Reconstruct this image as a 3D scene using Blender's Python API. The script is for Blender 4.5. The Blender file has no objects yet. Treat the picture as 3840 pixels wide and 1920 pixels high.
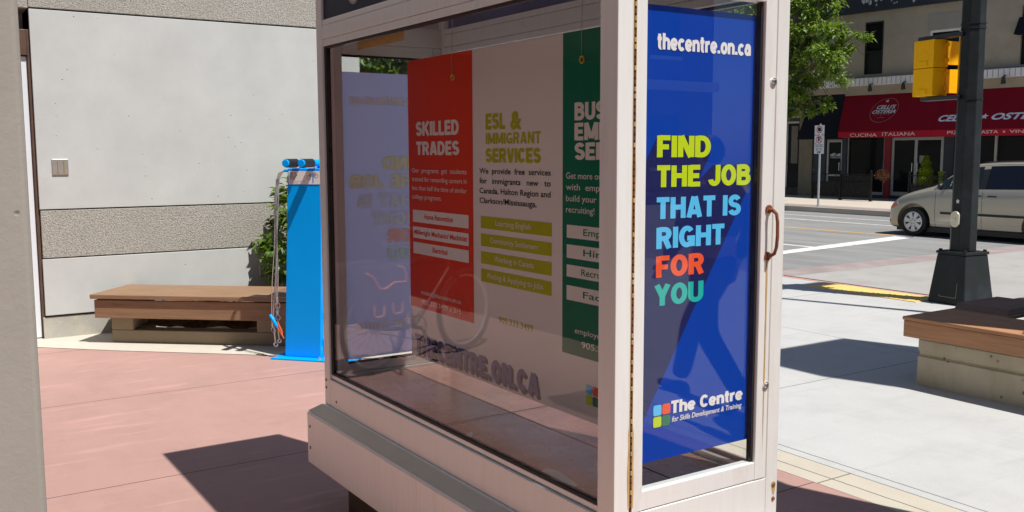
import bpy, bmesh, math, random
from math import sin, cos, pi, radians
from mathutils import Vector, Matrix, noise as mnoise

S = bpy.context.scene
COL = S.collection

# ------------------------------------------------------------------ camera, sky, sun, exposure
yaw, pitch, roll = radians(33.223), radians(6.233), radians(-0.18)
fw = Vector((sin(yaw) * cos(pitch), cos(yaw) * cos(pitch), -sin(pitch)))
rt = Vector((cos(yaw), -sin(yaw), 0))
up = rt.cross(fw)
r2 = rt * cos(roll) + up * sin(roll)
u2 = up * cos(roll) - rt * sin(roll)
cam = bpy.data.cameras.new('camera')
cam.sensor_width = 36
cam.lens = 33.366
cam.clip_start = 0.05
cam.clip_end = 2000
camo = bpy.data.objects.new('camera', cam)
m = Matrix((r2, u2, -fw)).transposed().to_4x4()
m.translation = (0, 0, 1.65)
camo.matrix_world = m
COL.objects.link(camo)
S.camera = camo

SUN = Vector((0.158, -0.459, 0.875)).normalized()
w = bpy.data.worlds.new('World')
S.world = w
w.use_nodes = True
nt = w.node_tree
bg = nt.nodes['Background']
sky = nt.nodes.new('ShaderNodeTexSky')
sky.sky_type = 'NISHITA'
sky.sun_disc = False
sky.sun_elevation = radians(61)
sky.sun_rotation = math.atan2(SUN.x, SUN.y)
sky.air_density = 1.0
sky.ozone_density = 3.0
sky.dust_density = 0.6
nt.links.new(sky.outputs[0], bg.inputs[0])
bg.inputs[1].default_value = 0.062
sl = bpy.data.lights.new('sun', 'SUN')
sl.energy = 4.7
sl.angle = radians(0.5)
sl.color = (1, 0.965, 0.91)
slo = bpy.data.objects.new('sun', sl)
slo.rotation_euler = (-SUN).to_track_quat('-Z', 'Y').to_euler()
slo.location = (2, -6, 12)
COL.objects.link(slo)
S.view_settings.view_transform = 'Standard'
S.view_settings.look = 'None'
S.view_settings.gamma = 1
S.view_settings.exposure = 0.3
S.cycles.max_bounces = 10
S.cycles.transparent_max_bounces = 16
S.cycles.use_denoising = True

# ------------------------------------------------------------------ materials
class NT:
    def __init__(s, name):
        s.m = bpy.data.materials.new(name)
        s.m.use_nodes = True
        s.t = s.m.node_tree
        s.b = s.t.nodes['Principled BSDF']
        s.out = s.t.nodes['Material Output']
        s.tc = s.t.nodes.new('ShaderNodeTexCoord').outputs['Object']
    def n(s, typ, **kw):
        nd = s.t.nodes.new('ShaderNode' + typ)
        for k, v in kw.items():
            if isinstance(k, str) and hasattr(nd, k):
                setattr(nd, k, v)
        return nd
    def l(s, a, b):
        s.t.links.new(a, b)
    def noise(s, scale, detail=4, rough=0.55, vec=None, stretch=None):
        v = vec or s.tc
        if stretch:
            mp = s.n('Mapping')
            mp.inputs['Scale'].default_value = stretch
            s.l(v, mp.inputs[0])
            v = mp.outputs[0]
        nd = s.n('TexNoise')
        nd.inputs['Scale'].default_value = scale
        nd.inputs['Detail'].default_value = detail
        nd.inputs['Roughness'].default_value = rough
        s.l(v, nd.inputs['Vector'])
        return nd.outputs['Fac']
    def ramp(s, fac, stops):
        nd = s.n('ValToRGB')
        e = nd.color_ramp.elements
        while len(e) < len(stops):
            e.new(0.5)
        for i, (p, c) in enumerate(stops):
            e[i].position = p
            e[i].color = (c, c, c, 1) if isinstance(c, (int, float)) else (*c[:3], 1)
        s.l(fac, nd.inputs[0])
        return nd.outputs[0]
    def mix(s, fac, a, b, mode='MIX'):
        nd = s.n('Mix')
        nd.data_type = 'RGBA'
        nd.blend_type = mode
        for sock, v in ((nd.inputs[0], fac), (nd.inputs[6], a), (nd.inputs[7], b)):
            if isinstance(v, (int, float)):
                sock.default_value = v
            elif isinstance(v, (tuple, list, Vector)):
                sock.default_value = (*v[:3], 1)
            else:
                s.l(v, sock)
        return nd.outputs[2]
    def math(s, op, a, b=0.0):
        nd = s.n('Math')
        nd.operation = op
        for sock, v in ((nd.inputs[0], a), (nd.inputs[1], b)):
            if isinstance(v, (int, float)):
                sock.default_value = v
            else:
                s.l(v, sock)
        return nd.outputs[0]
    def bump(s, h, strength=0.3, dist=0.01, prev=None):
        nd = s.n('Bump')
        nd.inputs['Strength'].default_value = strength
        nd.inputs['Distance'].default_value = dist
        s.l(h, nd.inputs['Height'])
        if prev:
            s.l(prev, nd.inputs['Normal'])
        return nd.outputs[0]

def pm(name, col, rough=0.6, metal=0.0, var=0.12, scale=4, bump=0.0, bscale=60, bdist=0.005,
       rvar=0.0, stain=None, stain_amt=0.5, stain_scale=2.0, stretch=None, speck=None, speck_scale=120, coat=0.0):
    N = NT(name)
    c = Vector(col)
    n1 = N.noise(scale, 5, 0.6, stretch=stretch)
    colr = N.ramp(n1, [(0.25, c * (1 - var)), (0.75, c * (1 + var))])
    if speck is not None:
        n2 = N.noise(speck_scale, 2, 0.5)
        colr = N.mix(N.ramp(n2, [(0.56, 0), (0.66, 1)]), colr, speck)
    if stain is not None:
        n3 = N.noise(stain_scale, 6, 0.65, stretch=stretch)
        f = N.ramp(n3, [(0.5, 0.0), (0.72, stain_amt)])
        colr = N.mix(f, colr, stain)
    N.l(colr, N.b.inputs['Base Color'])
    N.b.inputs['Roughness'].default_value = rough
    N.b.inputs['Metallic'].default_value = metal
    if coat:
        N.b.inputs['Coat Weight'].default_value = coat
        N.b.inputs['Coat Roughness'].default_value = 0.05
    if rvar:
        N.l(N.ramp(N.noise(scale * 3, 4), [(0.2, max(0, rough - rvar)), (0.8, min(1, rough + rvar))]), N.b.inputs['Roughness'])
    if bump:
        N.l(N.bump(N.noise(bscale, 6, 0.7), bump, bdist), N.b.inputs['Normal'])
    return N.m

def paving_mat(name, col, var, joints, cgrain=0.25, streak=None):
    """concrete with saw-cut joints: joints = list of (axis, offset, spacing)"""
    N = NT(name)
    c = Vector(col)
    big = N.noise(0.7, 6, 0.62)
    colr = N.ramp(big, [(0.3, c * (1 - var)), (0.7, c * (1 + var * 0.8))])
    mid = N.noise(5, 6, 0.7, stretch=(1, 0.35, 1))
    colr = N.mix(N.ramp(mid, [(0.35, 0.0), (0.75, 0.6)]), colr, c * 1.13)
    blot = N.noise(1.9, 8, 0.75)
    colr = N.mix(N.ramp(blot, [(0.5, 0.0), (0.68, 0.6)]), colr, c * 0.83)
    spot = N.n('TexVoronoi')
    spot.inputs['Scale'].default_value = 2.3
    N.l(N.tc, spot.inputs['Vector'])
    colr = N.mix(N.ramp(spot.outputs['Distance'], [(0.022, 0.45), (0.032, 0.0)]), colr, c * 0.45)
    fine = N.noise(90, 4, 0.7)
    colr = N.mix(N.ramp(fine, [(0.3, 0.35), (0.6, 0.0)]), colr, c * 0.72)
    if streak is not None:
        sk = N.noise(2.6, 3, 0.5, stretch=(0.6, 4.0, 1))
        colr = N.mix(N.ramp(sk, [(0.58, 0.0), (0.72, 0.65)]), colr, streak)
    sep = N.n('SeparateXYZ')
    N.l(N.tc, sep.inputs[0])
    jm = None
    wob = N.math('MULTIPLY', N.math('SUBTRACT', N.noise(14, 3), 0.5), 0.008)
    for ax, off, sp in joints:
        d = N.math('ADD', N.math('SUBTRACT', sep.outputs[ax], off), wob)
        pp = N.math('PINGPONG', d, sp / 2)
        g = N.math('LESS_THAN', pp, 0.0045)
        jm = g if jm is None else N.math('MAXIMUM', jm, g)
    if jm is not None:
        colr = N.mix(N.math('MULTIPLY', jm, 0.85), colr, c * 0.16)
    N.l(colr, N.b.inputs['Base Color'])
    N.b.inputs['Roughness'].default_value = 0.82
    h = N.noise(70, 6, 0.75)
    N.l(N.bump(h, cgrain, 0.004), N.b.inputs['Normal'])
    return N.m

def glass_mat(name, tint=(0.93, 0.96, 0.95), ior=1.6, dirt=0.06):
    N = NT(name)
    N.t.nodes.remove(N.b)
    tr = N.n('BsdfTransparent')
    tr.inputs[0].default_value = (*tint, 1)
    gl = N.n('BsdfGlossy')
    gl.inputs['Roughness'].default_value = 0.0
    df = N.n('BsdfDiffuse')
    df.inputs[0].default_value = (0.6, 0.58, 0.55, 1)
    lw = N.n('LayerWeight')          # Schlick reflectance, the same from both faces of the pane
    lw.inputs[0].default_value = 0.5
    r0 = ((ior - 1) / (ior + 1)) ** 2
    fr = N.math('ADD', N.math('MULTIPLY', N.math('POWER', lw.outputs['Facing'], 5.0), 1 - r0), r0)
    m1 = N.n('MixShader')
    N.l(fr, m1.inputs[0])
    N.l(tr.outputs[0], m1.inputs[1])
    N.l(gl.outputs[0], m1.inputs[2])
    m2 = N.n('MixShader')
    d = N.ramp(N.noise(9, 8, 0.8), [(0.5, dirt * 0.25), (0.8, dirt)])
    N.l(d, m2.inputs[0])
    N.l(m1.outputs[0], m2.inputs[1])
    N.l(df.outputs[0], m2.inputs[2])
    N.l(m2.outputs[0], N.out.inputs[0])
    return N.m

def leaf_mat(name, c1, c2, c3):
    N = NT(name)
    N.t.nodes.remove(N.b)
    wn = N.n('TexWhiteNoise')
    sn = N.n('VectorMath')
    sn.operation = 'SNAP'
    sn.inputs[1].default_value = (0.07, 0.07, 0.07)
    N.l(N.tc, sn.inputs[0])
    N.l(sn.outputs[0], wn.inputs['Vector'])
    col = N.ramp(wn.outputs['Value'], [(0.0, c1), (0.5, c2), (1.0, c3)])
    df = N.n('BsdfPrincipled')
    df.inputs['Roughness'].default_value = 0.45
    N.l(col, df.inputs['Base Color'])
    tl = N.n('BsdfTranslucent')
    N.l(N.mix(0.5, col, (0.35, 0.5, 0.03)), tl.inputs[0])
    mx = N.n('MixShader')
    mx.inputs[0].default_value = 0.35
    N.l(df.outputs[0], mx.inputs[1])
    N.l(tl.outputs[0], mx.inputs[2])
    N.l(mx.outputs[0], N.out.inputs[0])
    return N.m

def rough_aggregate(name):
    N = NT(name)
    n1 = N.noise(78, 4, 0.65)
    c = N.ramp(n1, [(0.33, (0.20, 0.19, 0.165)), (0.5, (0.40, 0.385, 0.34)), (0.68, (0.54, 0.53, 0.49))])
    n2 = N.noise(1.4, 4, 0.6)
    c = N.mix(N.ramp(n2, [(0.4, 0.0), (0.8, 0.35)]), c, (0.30, 0.27, 0.22))
    N.l(c, N.b.inputs['Base Color'])
    N.b.inputs['Roughness'].default_value = 0.9
    N.l(N.bump(n1, 0.9, 0.012), N.b.inputs['Normal'])
    return N.m

def pitted_concrete(name, col, pit=0.25, scale=16, stain=(0.25, 0.21, 0.15), thr=0.07, pitcol=0.2, amt=0.55):
    N = NT(name)
    c = Vector(col)
    base = N.ramp(N.noise(1.6, 6, 0.65), [(0.3, c * 0.9), (0.7, c * 1.08)])
    base = N.mix(N.ramp(N.noise(3, 6, 0.7, stretch=(1, 1, 0.4)), [(0.5, 0.0), (0.8, amt)]), base, stain)
    vo = N.n('TexVoronoi')
    vo.inputs['Scale'].default_value = scale
    N.l(N.tc, vo.inputs['Vector'])
    keep = N.ramp(N.noise(scale * 0.55, 2, 0.5), [(0.5, 0.0), (0.56, 1.0)])
    hole = N.math('MULTIPLY', N.ramp(vo.outputs['Distance'], [(thr * 0.6, 1.0), (thr, 0.0)]), keep)
    base = N.mix(N.math('MULTIPLY', hole, 0.85), base, c * pitcol)
    N.l(base, N.b.inputs['Base Color'])
    N.b.inputs['Roughness'].default_value = 0.88
    hh = N.math('SUBTRACT', N.math('MULTIPLY', N.noise(60, 5, 0.7), pit), hole)
    N.l(N.bump(hh, 0.5, 0.01), N.b.inputs['Normal'])
    return N.m

def streaked_metal(name, col, metal=0.65, rough=0.42, rust=0.25, vertical=True):
    N = NT(name)
    c = Vector(col)
    st = (6, 6, 0.35) if vertical else (1, 1, 1)
    n1 = N.noise(9, 5, 0.6, stretch=st)
    base = N.ramp(n1, [(0.3, c * 0.965), (0.7, c * 1.02)])
    n2 = N.noise(1.7, 7, 0.7, stretch=(3, 3, 0.5))
    base = N.mix(N.ramp(n2, [(0.55, 0.0), (0.78, rust)]), base, (0.42, 0.30, 0.17))
    n3 = N.noise(30, 6, 0.8)
    base = N.mix(N.ramp(n3, [(0.6, 0.0), (0.8, 0.3)]), base, c * 0.6)
    N.l(base, N.b.inputs['Base Color'])
    N.b.inputs['Metallic'].default_value = metal
    N.l(N.ramp(N.noise(14, 5, 0.6, stretch=st), [(0.2, rough - 0.03), (0.8, rough + 0.05)]), N.b.inputs['Roughness'])
    N.l(N.bump(N.noise(6, 3, 0.6), 0.05, 0.004), N.b.inputs['Normal'])
    return N.m

def wood_mat(name, col, st=(0.5, 9, 9)):
    N = NT(name)
    c = Vector(col)
    n1 = N.noise(5, 6, 0.65, stretch=st)
    base = N.ramp(n1, [(0.28, c * 0.72), (0.5, c), (0.75, c * 1.22)])
    n2 = N.noise(2.2, 5, 0.6)
    base = N.mix(N.ramp(n2, [(0.5, 0.0), (0.8, 0.5)]), base, c * 0.68)
    N.l(base, N.b.inputs['Base Color'])
    N.b.inputs['Roughness'].default_value = 0.62
    N.l(N.bump(n1, 0.25, 0.004), N.b.inputs['Normal'])
    return N.m

M = {}
M['pink'] = paving_mat('pink_concrete', (0.41, 0.245, 0.212), 0.10,
                       [(1, 3.03, 50), (1, 4.92, 50), (1, 6.74, 50), (1, 8.6, 50), (1, 1.2, 50), (0, 3.13, 50), (0, -0.05, 50), (0, -3.0, 50)],
                       streak=(0.52, 0.30, 0.26))
M['tan_band'] = paving_mat('tan_concrete', (0.50, 0.455, 0.37), 0.08, [(1, 3.01, 50), (1, 4.9, 50), (1, 1.2, 50), (0, 3.905, 50)])
M['walk'] = paving_mat('pale_concrete', (0.475, 0.475, 0.465), 0.07, [(1, 4.42, 50), (0, 7.0, 50), (1, 7.2, 50), (1, 1.6, 50), (1, 10.5, 50), (0, 4.13, 50)], streak=(0.42, 0.415, 0.405))
M['strip'] = paving_mat('cream_concrete', (0.56, 0.52, 0.44), 0.08, [])
M['far_walk'] = paving_mat('far_concrete', (0.52, 0.46, 0.39), 0.06, [(1, 16.2, 50), (1, 19.5, 50), (1, 22.8, 50), (0, 25.6, 50)])
M['asphalt'] = pm('grey_road', (0.245, 0.245, 0.24), 0.85, var=0.18, scale=0.8, bump=0.3, bscale=80, speck=(0.19, 0.185, 0.18), speck_scale=40, stain=(0.14, 0.135, 0.13), stain_amt=0.6, stain_scale=1.1, stretch=(2.2, 0.35, 1))
M['crosswalk'] = pm('pale_crossing', (0.36, 0.345, 0.325), 0.85, var=0.08, scale=1.2, bump=0.2, bscale=80, stain=(0.27, 0.25, 0.23), stain_amt=0.6)
M['red_band'] = pm('red_brick_band', (0.30, 0.245, 0.235), 0.85, var=0.15, scale=2, bump=0.3, stain=(0.36, 0.32, 0.30), stain_amt=0.6)
M['red_kerb'] = pm('red_kerb', (0.48, 0.27, 0.23), 0.8, var=0.12, scale=3, bump=0.2)
M['kerb'] = pm('kerb_concrete', (0.46, 0.41, 0.34), 0.85, var=0.12, scale=2, bump=0.3)
M['ground'] = pm('distant_ground', (0.16, 0.155, 0.14), 0.9, var=0.15, scale=0.3)
M['white_paint'] = pm('worn_white_paint', (0.72, 0.71, 0.69), 0.7, var=0.06, scale=3, stain=(0.32, 0.315, 0.31), stain_amt=0.95, stain_scale=7)
M['yellow_paint'] = pm('worn_yellow_paint', (0.72, 0.40, 0.07), 0.7, var=0.1, scale=3, stain=(0.33, 0.30, 0.24), stain_amt=0.6, stain_scale=5)
M['tactile'] = pm('tactile_yellow', (0.74, 0.53, 0.17), 0.65, var=0.08, scale=6, stain=(0.72, 0.52, 0.2), stain_amt=0.4)
M['smooth_wall'] = pitted_concrete('smooth_precast', (0.515, 0.53, 0.512), 0.12, 13, (0.48, 0.49, 0.465), 0.085, 0.3, 0.3)
M['rough_wall'] = rough_aggregate('exposed_aggregate')
M['foundation'] = pm('foundation_concrete', (0.40, 0.385, 0.345), 0.9, var=0.15, scale=5, bump=0.5, bscale=30, stain=(0.52, 0.48, 0.36), stain_amt=0.7, stain_scale=6)
M['dark_gap'] = pm('dark_gap', (0.06, 0.05, 0.045), 0.9)
M['brown_metal'] = pm('brown_frame', (0.12, 0.07, 0.045), 0.5, 0.2, var=0.25, scale=8)
M['white_door'] = pm('white_door_paint', (0.72, 0.76, 0.80), 0.45, var=0.03)
M['steel_plate'] = pm('steel_plate', (0.66, 0.64, 0.58), 0.35, 0.8, var=0.1)
M['grey_box'] = pm('grey_box', (0.30, 0.30, 0.28), 0.6)
M['black_glass'] = pm('black_glass', (0.012, 0.013, 0.015), 0.08, var=0.1)
M['tower_glass'] = pm('dark_entrance_glass', (0.02, 0.021, 0.022), 0.15, var=0.1)
M['pillar'] = pitted_concrete('pillar_concrete', (0.295, 0.28, 0.245), 0.2, 17, (0.24, 0.22, 0.18), 0.10, 0.4, 0.5)
M['wood'] = wood_mat('composite_wood', (0.27, 0.158, 0.088))
M['wood_y'] = wood_mat('composite_wood_along', (0.42, 0.21, 0.10), (9, 0.5, 9))
M['wood_dark'] = wood_mat('composite_wood_dark', (0.20, 0.115, 0.07))
M['bench_conc'] = pitted_concrete('weathered_concrete', (0.31, 0.25, 0.165), 0.35, 9, (0.25, 0.19, 0.11), 0.14, 0.25, 0.7)
M['planter_conc'] = pitted_concrete('pitted_planter_concrete', (0.50, 0.44, 0.325), 0.3, 11, (0.30, 0.24, 0.14), 0.17, 0.22, 0.75)
M['mulch'] = pm('bark_mulch', (0.20, 0.12, 0.06), 0.95, var=0.5, scale=25, bump=0.8, bscale=40, bdist=0.02)
M['soil'] = pm('soil', (0.07, 0.05, 0.035), 0.95, var=0.4, scale=12, bump=0.8, bscale=40, bdist=0.02)
M['blue'] = pm('blue_powder_coat', (0.0, 0.37, 0.98), 0.38, var=0.04, bump=0.05, bscale=200, bdist=0.001)
M['grip'] = pm('black_grip', (0.02, 0.02, 0.024), 0.5, bump=0.6, bscale=60, bdist=0.003)
M['steel'] = pm('bright_steel', (0.62, 0.62, 0.62), 0.3, 0.9)
M['orange_tool'] = pm('orange_tool', (0.65, 0.12, 0.03), 0.4)
M['label_white'] = pm('label_white', (0.78, 0.76, 0.74), 0.4, var=0.02)
M['ink'] = pm('black_ink', (0.02, 0.02, 0.022), 0.5)
M['alu'] = streaked_metal('kiosk_aluminium', (0.86, 0.87, 0.84), 0.3, 0.42, 0.32)
M['alu_dull'] = streaked_metal('dull_aluminium', (0.54, 0.50, 0.43), 0.45, 0.5, 0.25, False)
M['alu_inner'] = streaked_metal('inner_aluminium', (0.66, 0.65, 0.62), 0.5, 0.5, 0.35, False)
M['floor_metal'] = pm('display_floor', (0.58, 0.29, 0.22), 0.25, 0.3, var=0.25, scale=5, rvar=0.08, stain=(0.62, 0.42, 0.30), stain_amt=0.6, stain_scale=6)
M['gasket'] = pm('black_gasket', (0.008, 0.008, 0.008), 0.6)
M['bronze'] = pm('dark_pedestal', (0.075, 0.05, 0.03), 0.7, var=0.25, scale=6)
M['rust'] = pm('rusted_iron', (0.23, 0.075, 0.03), 0.7, 0.2, var=0.4, scale=30, bump=0.4, bscale=90, stain=(0.06, 0.02, 0.015), stain_amt=0.7, stain_scale=18)
M['rust_stain'] = pm('rust_stained_metal', (0.55, 0.38, 0.16), 0.6, 0.2, var=0.3, scale=20)
M['glass'] = glass_mat('display_glass', (0.99, 0.995, 0.99), 1.5, 0.006)
M['glass_thin'] = glass_mat('door_glass', (0.98, 0.985, 0.985), 1.5, 0.006)
M['car_glass'] = glass_mat('car_glass', (0.55, 0.68, 0.66), 1.6, 0.0)
M['tape'] = pm('yellow_tape', (0.52, 0.27, 0.045), 0.5, var=0.1)
M['navy_panel'] = pm('navy_header', (0.012, 0.014, 0.045), 0.35)
M['navy_inner'] = pm('header_inner', (0.10, 0.13, 0.30), 0.5, var=0.3, scale=5)
M['cream'] = pm('cream_badge', (0.55, 0.50, 0.38), 0.5)
M['red_print'] = pm('red_print', (0.80, 0.055, 0.018), 0.55, var=0.02)
M['white_print'] = pm('white_print', (0.88, 0.85, 0.83), 0.55, var=0.02)
M['green_print'] = pm('green_print', (0.006, 0.19, 0.11), 0.55, var=0.02)
M['lime_print'] = pm('lime_print', (0.50, 0.53, 0.015), 0.55, var=0.02)
M['navy_print'] = pm('navy_print', (0.12, 0.15, 0.36), 0.55, var=0.02)
M['black_print'] = pm('black_print', (0.012, 0.01, 0.012), 0.55)
M['blue_print'] = pm('blue_print', (0.0, 0.05, 0.40), 0.42, var=0.03)
M['shade_print'] = pm('dark_navy_print', (0.012, 0.016, 0.105), 0.42, var=0.03)
M['bright_white'] = pm('poster_white', (0.86, 0.86, 0.86), 0.5, var=0.01)
M['bright_lime'] = pm('poster_lime', (0.56, 0.74, 0.0), 0.5, var=0.01)
M['bright_cyan'] = pm('poster_cyan', (0.10, 0.58, 0.98), 0.5, var=0.01)
M['bright_orange'] = pm('poster_orange', (0.92, 0.10, 0.022), 0.5, var=0.01)
M['bright_teal'] = pm('poster_teal', (0.005, 0.50, 0.43), 0.5, var=0.01)
M['poster_green'] = pm('poster_green', (0.02, 0.20, 0.09), 0.5, var=0.01)
M['lav'] = pm('lavender_backing', (0.46, 0.48, 0.62), 0.5, var=0.06, scale=1.5)
M['lav_text'] = pm('lavender_text', (0.92, 0.92, 0.95), 0.5)
M['lav_lime'] = pm('lavender_lime_text', (0.86, 0.9, 0.62), 0.5)
M['lav_orange'] = pm('lavender_orange_text', (0.95, 0.52, 0.45), 0.5)
M['lav_teal'] = pm('lavender_teal_text', (0.62, 0.85, 0.86), 0.5)
M['lav_cyan'] = pm('lavender_cyan_text', (0.74, 0.84, 0.95), 0.5)
M['brass'] = pm('brass', (0.75, 0.55, 0.12), 0.3, 0.8)
M['pole'] = pm('dark_green_pole', (0.022, 0.026, 0.027), 0.42, var=0.15, scale=5, bump=0.08, bscale=60, stain=(0.05, 0.06, 0.08), stain_amt=0.5)
M['signal'] = pm('signal_yellow', (0.98, 0.50, 0.0), 0.6, var=0.06, scale=7, stain=(0.5, 0.2, 0.01), stain_amt=0.35, stain_scale=7)
M['black_metal'] = pm('black_metal', (0.015, 0.015, 0.017), 0.4)
M['lamp_lens'] = pm('signal_lens', (0.03, 0.03, 0.03), 0.2)
M['button'] = pm('button_plate', (0.62, 0.57, 0.45), 0.4, 0.3)
M['sticker'] = pm('sticker', (0.75, 0.75, 0.72), 0.5)
M['stucco'] = pm('tan_stucco', (0.40, 0.345, 0.27), 0.9, var=0.07, scale=2, bump=0.3, bscale=50, stain=(0.25, 0.215, 0.17), stain_amt=0.5, stain_scale=0.6)
M['infill'] = pm('infill_stucco', (0.33, 0.30, 0.255), 0.9, var=0.06, scale=3, bump=0.3)
M['cornice'] = pm('white_cornice', (0.75, 0.76, 0.78), 0.6, var=0.06, scale=3)
M['fascia'] = pm('dark_fascia', (0.02, 0.025, 0.04), 0.6, stain=(0.5, 0.5, 0.52), stain_amt=0.0)
M['flake'] = pm('peeling_white', (0.5, 0.5, 0.52), 0.8)
M['awning'] = pm('red_canvas', (0.27, 0.006, 0.018), 0.8, var=0.08, scale=2)
M['awning_v'] = pm('red_valance', (0.36, 0.012, 0.03), 0.8, var=0.08, scale=2)
M['awning_text'] = pm('awning_lettering', (0.80, 0.82, 0.86), 0.7)
M['awning_text_dim'] = pm('valance_lettering', (0.72, 0.55, 0.55), 0.7)
M['awning_line'] = pm('awning_ring', (0.50, 0.16, 0.16), 0.7)
M['black_canvas'] = pm('black_canvas', (0.014, 0.015, 0.022), 0.85)
M['store_alu'] = pm('storefront_aluminium', (0.42, 0.42, 0.41), 0.45, 0.4)
M['red_post'] = pm('red_pilaster', (0.28, 0.012, 0.02), 0.6)
M['navy_post'] = pm('navy_pilaster', (0.035, 0.04, 0.055), 0.6)
M['blue_sign'] = pm('blue_sign', (0.02, 0.14, 0.42), 0.5, var=0.2, scale=3)
M['blue_sign_pale'] = pm('pale_blue_sign_end', (0.10, 0.42, 0.72), 0.5, var=0.15, scale=5)  # paler blue, on the street side of the sign
M['dark_brick'] = pm('dark_brick', (0.10, 0.075, 0.065), 0.9, var=0.3, scale=6)
M['beige_trim'] = pm('beige_trim', (0.22, 0.19, 0.13), 0.8)
M['iron'] = pm('black_iron', (0.012, 0.012, 0.014), 0.45)
M['banner'] = pm('dark_mesh_banner', (0.02, 0.022, 0.022), 0.7, var=0.4, scale=6)
M['van_paint'] = pm('champagne_paint', (0.46, 0.415, 0.33), 0.30, 0.4, var=0.015, coat=0.8)
M['van_trim'] = pm('black_plastic', (0.015, 0.015, 0.017), 0.5)
M['tyre'] = pm('tyre_rubber', (0.014, 0.014, 0.014), 0.8, bump=0.2)
M['rim'] = pm('silver_rim', (0.66, 0.66, 0.66), 0.35, 0.5)
M['chrome'] = pm('chrome', (0.85, 0.85, 0.85), 0.08, 1.0)
M['headlight'] = pm('headlight', (0.7, 0.7, 0.7), 0.1, 0.3)
M['amber'] = pm('amber_lens', (0.85, 0.16, 0.03), 0.2)
M['sign_white'] = pm('sign_white', (0.76, 0.77, 0.78), 0.45, var=0.03)
M['sign_red'] = pm('sign_red', (0.60, 0.03, 0.05), 0.5)
M['galv'] = pm('galvanised_steel', (0.50, 0.53, 0.56), 0.4, 0.6, var=0.12, scale=8)
M['leaf_bush'] = leaf_mat('bush_leaf', (0.05, 0.11, 0.012), (0.085, 0.17, 0.018), (0.14, 0.25, 0.03))
M['leaf_tree'] = leaf_mat('tree_leaf', (0.07, 0.145, 0.02), (0.14, 0.235, 0.03), (0.26, 0.35, 0.06))
M['leaf_far'] = leaf_mat('far_leaf', (0.03, 0.08, 0.015), (0.06, 0.13, 0.02), (0.10, 0.19, 0.03))
M['leaf_gold'] = leaf_mat('golden_leaf', (0.22, 0.30, 0.015), (0.32, 0.40, 0.02), (0.42, 0.50, 0.04))
M['dry'] = pm('dried_stems', (0.42, 0.19, 0.09), 0.9, var=0.35, scale=20)
M['bark'] = pm('bark', (0.10, 0.075, 0.055), 0.95, var=0.3, scale=14, bump=0.8, bscale=20, bdist=0.02)
M['petal'] = pm('purple_petal', (0.22, 0.14, 0.55), 0.6, var=0.3, scale=20)
M['bag'] = pm('pannier_fabric', (0.02, 0.022, 0.028), 0.75, bump=0.3)
M['bag_orange'] = pm('orange_piping', (0.85, 0.28, 0.12), 0.5)
M['bike_black'] = pm('bike_black', (0.015, 0.015, 0.018), 0.35)
M['trouser'] = pm('dark_trousers', (0.018, 0.018, 0.024), 0.85, bump=0.3)
M['jacket'] = pm('dark_jacket', (0.03, 0.03, 0.05), 0.85, bump=0.3)
M['skin'] = pm('skin', (0.46, 0.26, 0.18), 0.5)
M['hair'] = pm('dark_hair', (0.02, 0.014, 0.01), 0.6)
M['shoe'] = pm('dark_shoe', (0.02, 0.02, 0.02), 0.5)
M['brick'] = pm('brown_brick', (0.17, 0.085, 0.06), 0.9, var=0.25, scale=5)
M['paper'] = pm('scrap_paper', (0.72, 0.72, 0.66), 0.7)

M['lav'].node_tree.nodes['Principled BSDF'].inputs['Specular IOR Level'].default_value = 0.1
_t = M['lav'].node_tree
_tl = _t.nodes.new('ShaderNodeBsdfTranslucent'); _tl.inputs[0].default_value = (0.72, 0.76, 0.97, 1)
_mx = _t.nodes.new('ShaderNodeMixShader'); _mx.inputs[0].default_value = 0.85
_t.links.new(_t.nodes['Principled BSDF'].outputs[0], _mx.inputs[1]); _t.links.new(_tl.outputs[0], _mx.inputs[2])
_t.links.new(_mx.outputs[0], _t.nodes['Material Output'].inputs[0])
M['black_glass'].node_tree.nodes['Principled BSDF'].inputs['Specular IOR Level'].default_value = 0.12
for _k in ('blue', 'banner', 'iron', 'blue_print', 'shade_print', 'red_print', 'white_print', 'green_print', 'lime_print', 'navy_print', 'black_print', 'awning', 'awning_v', 'black_canvas', 'navy_panel', 'signal', 'stucco', 'infill', 'pole'):
    M[_k].node_tree.nodes['Principled BSDF'].inputs['Specular IOR Level'].default_value = 0.15

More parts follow.
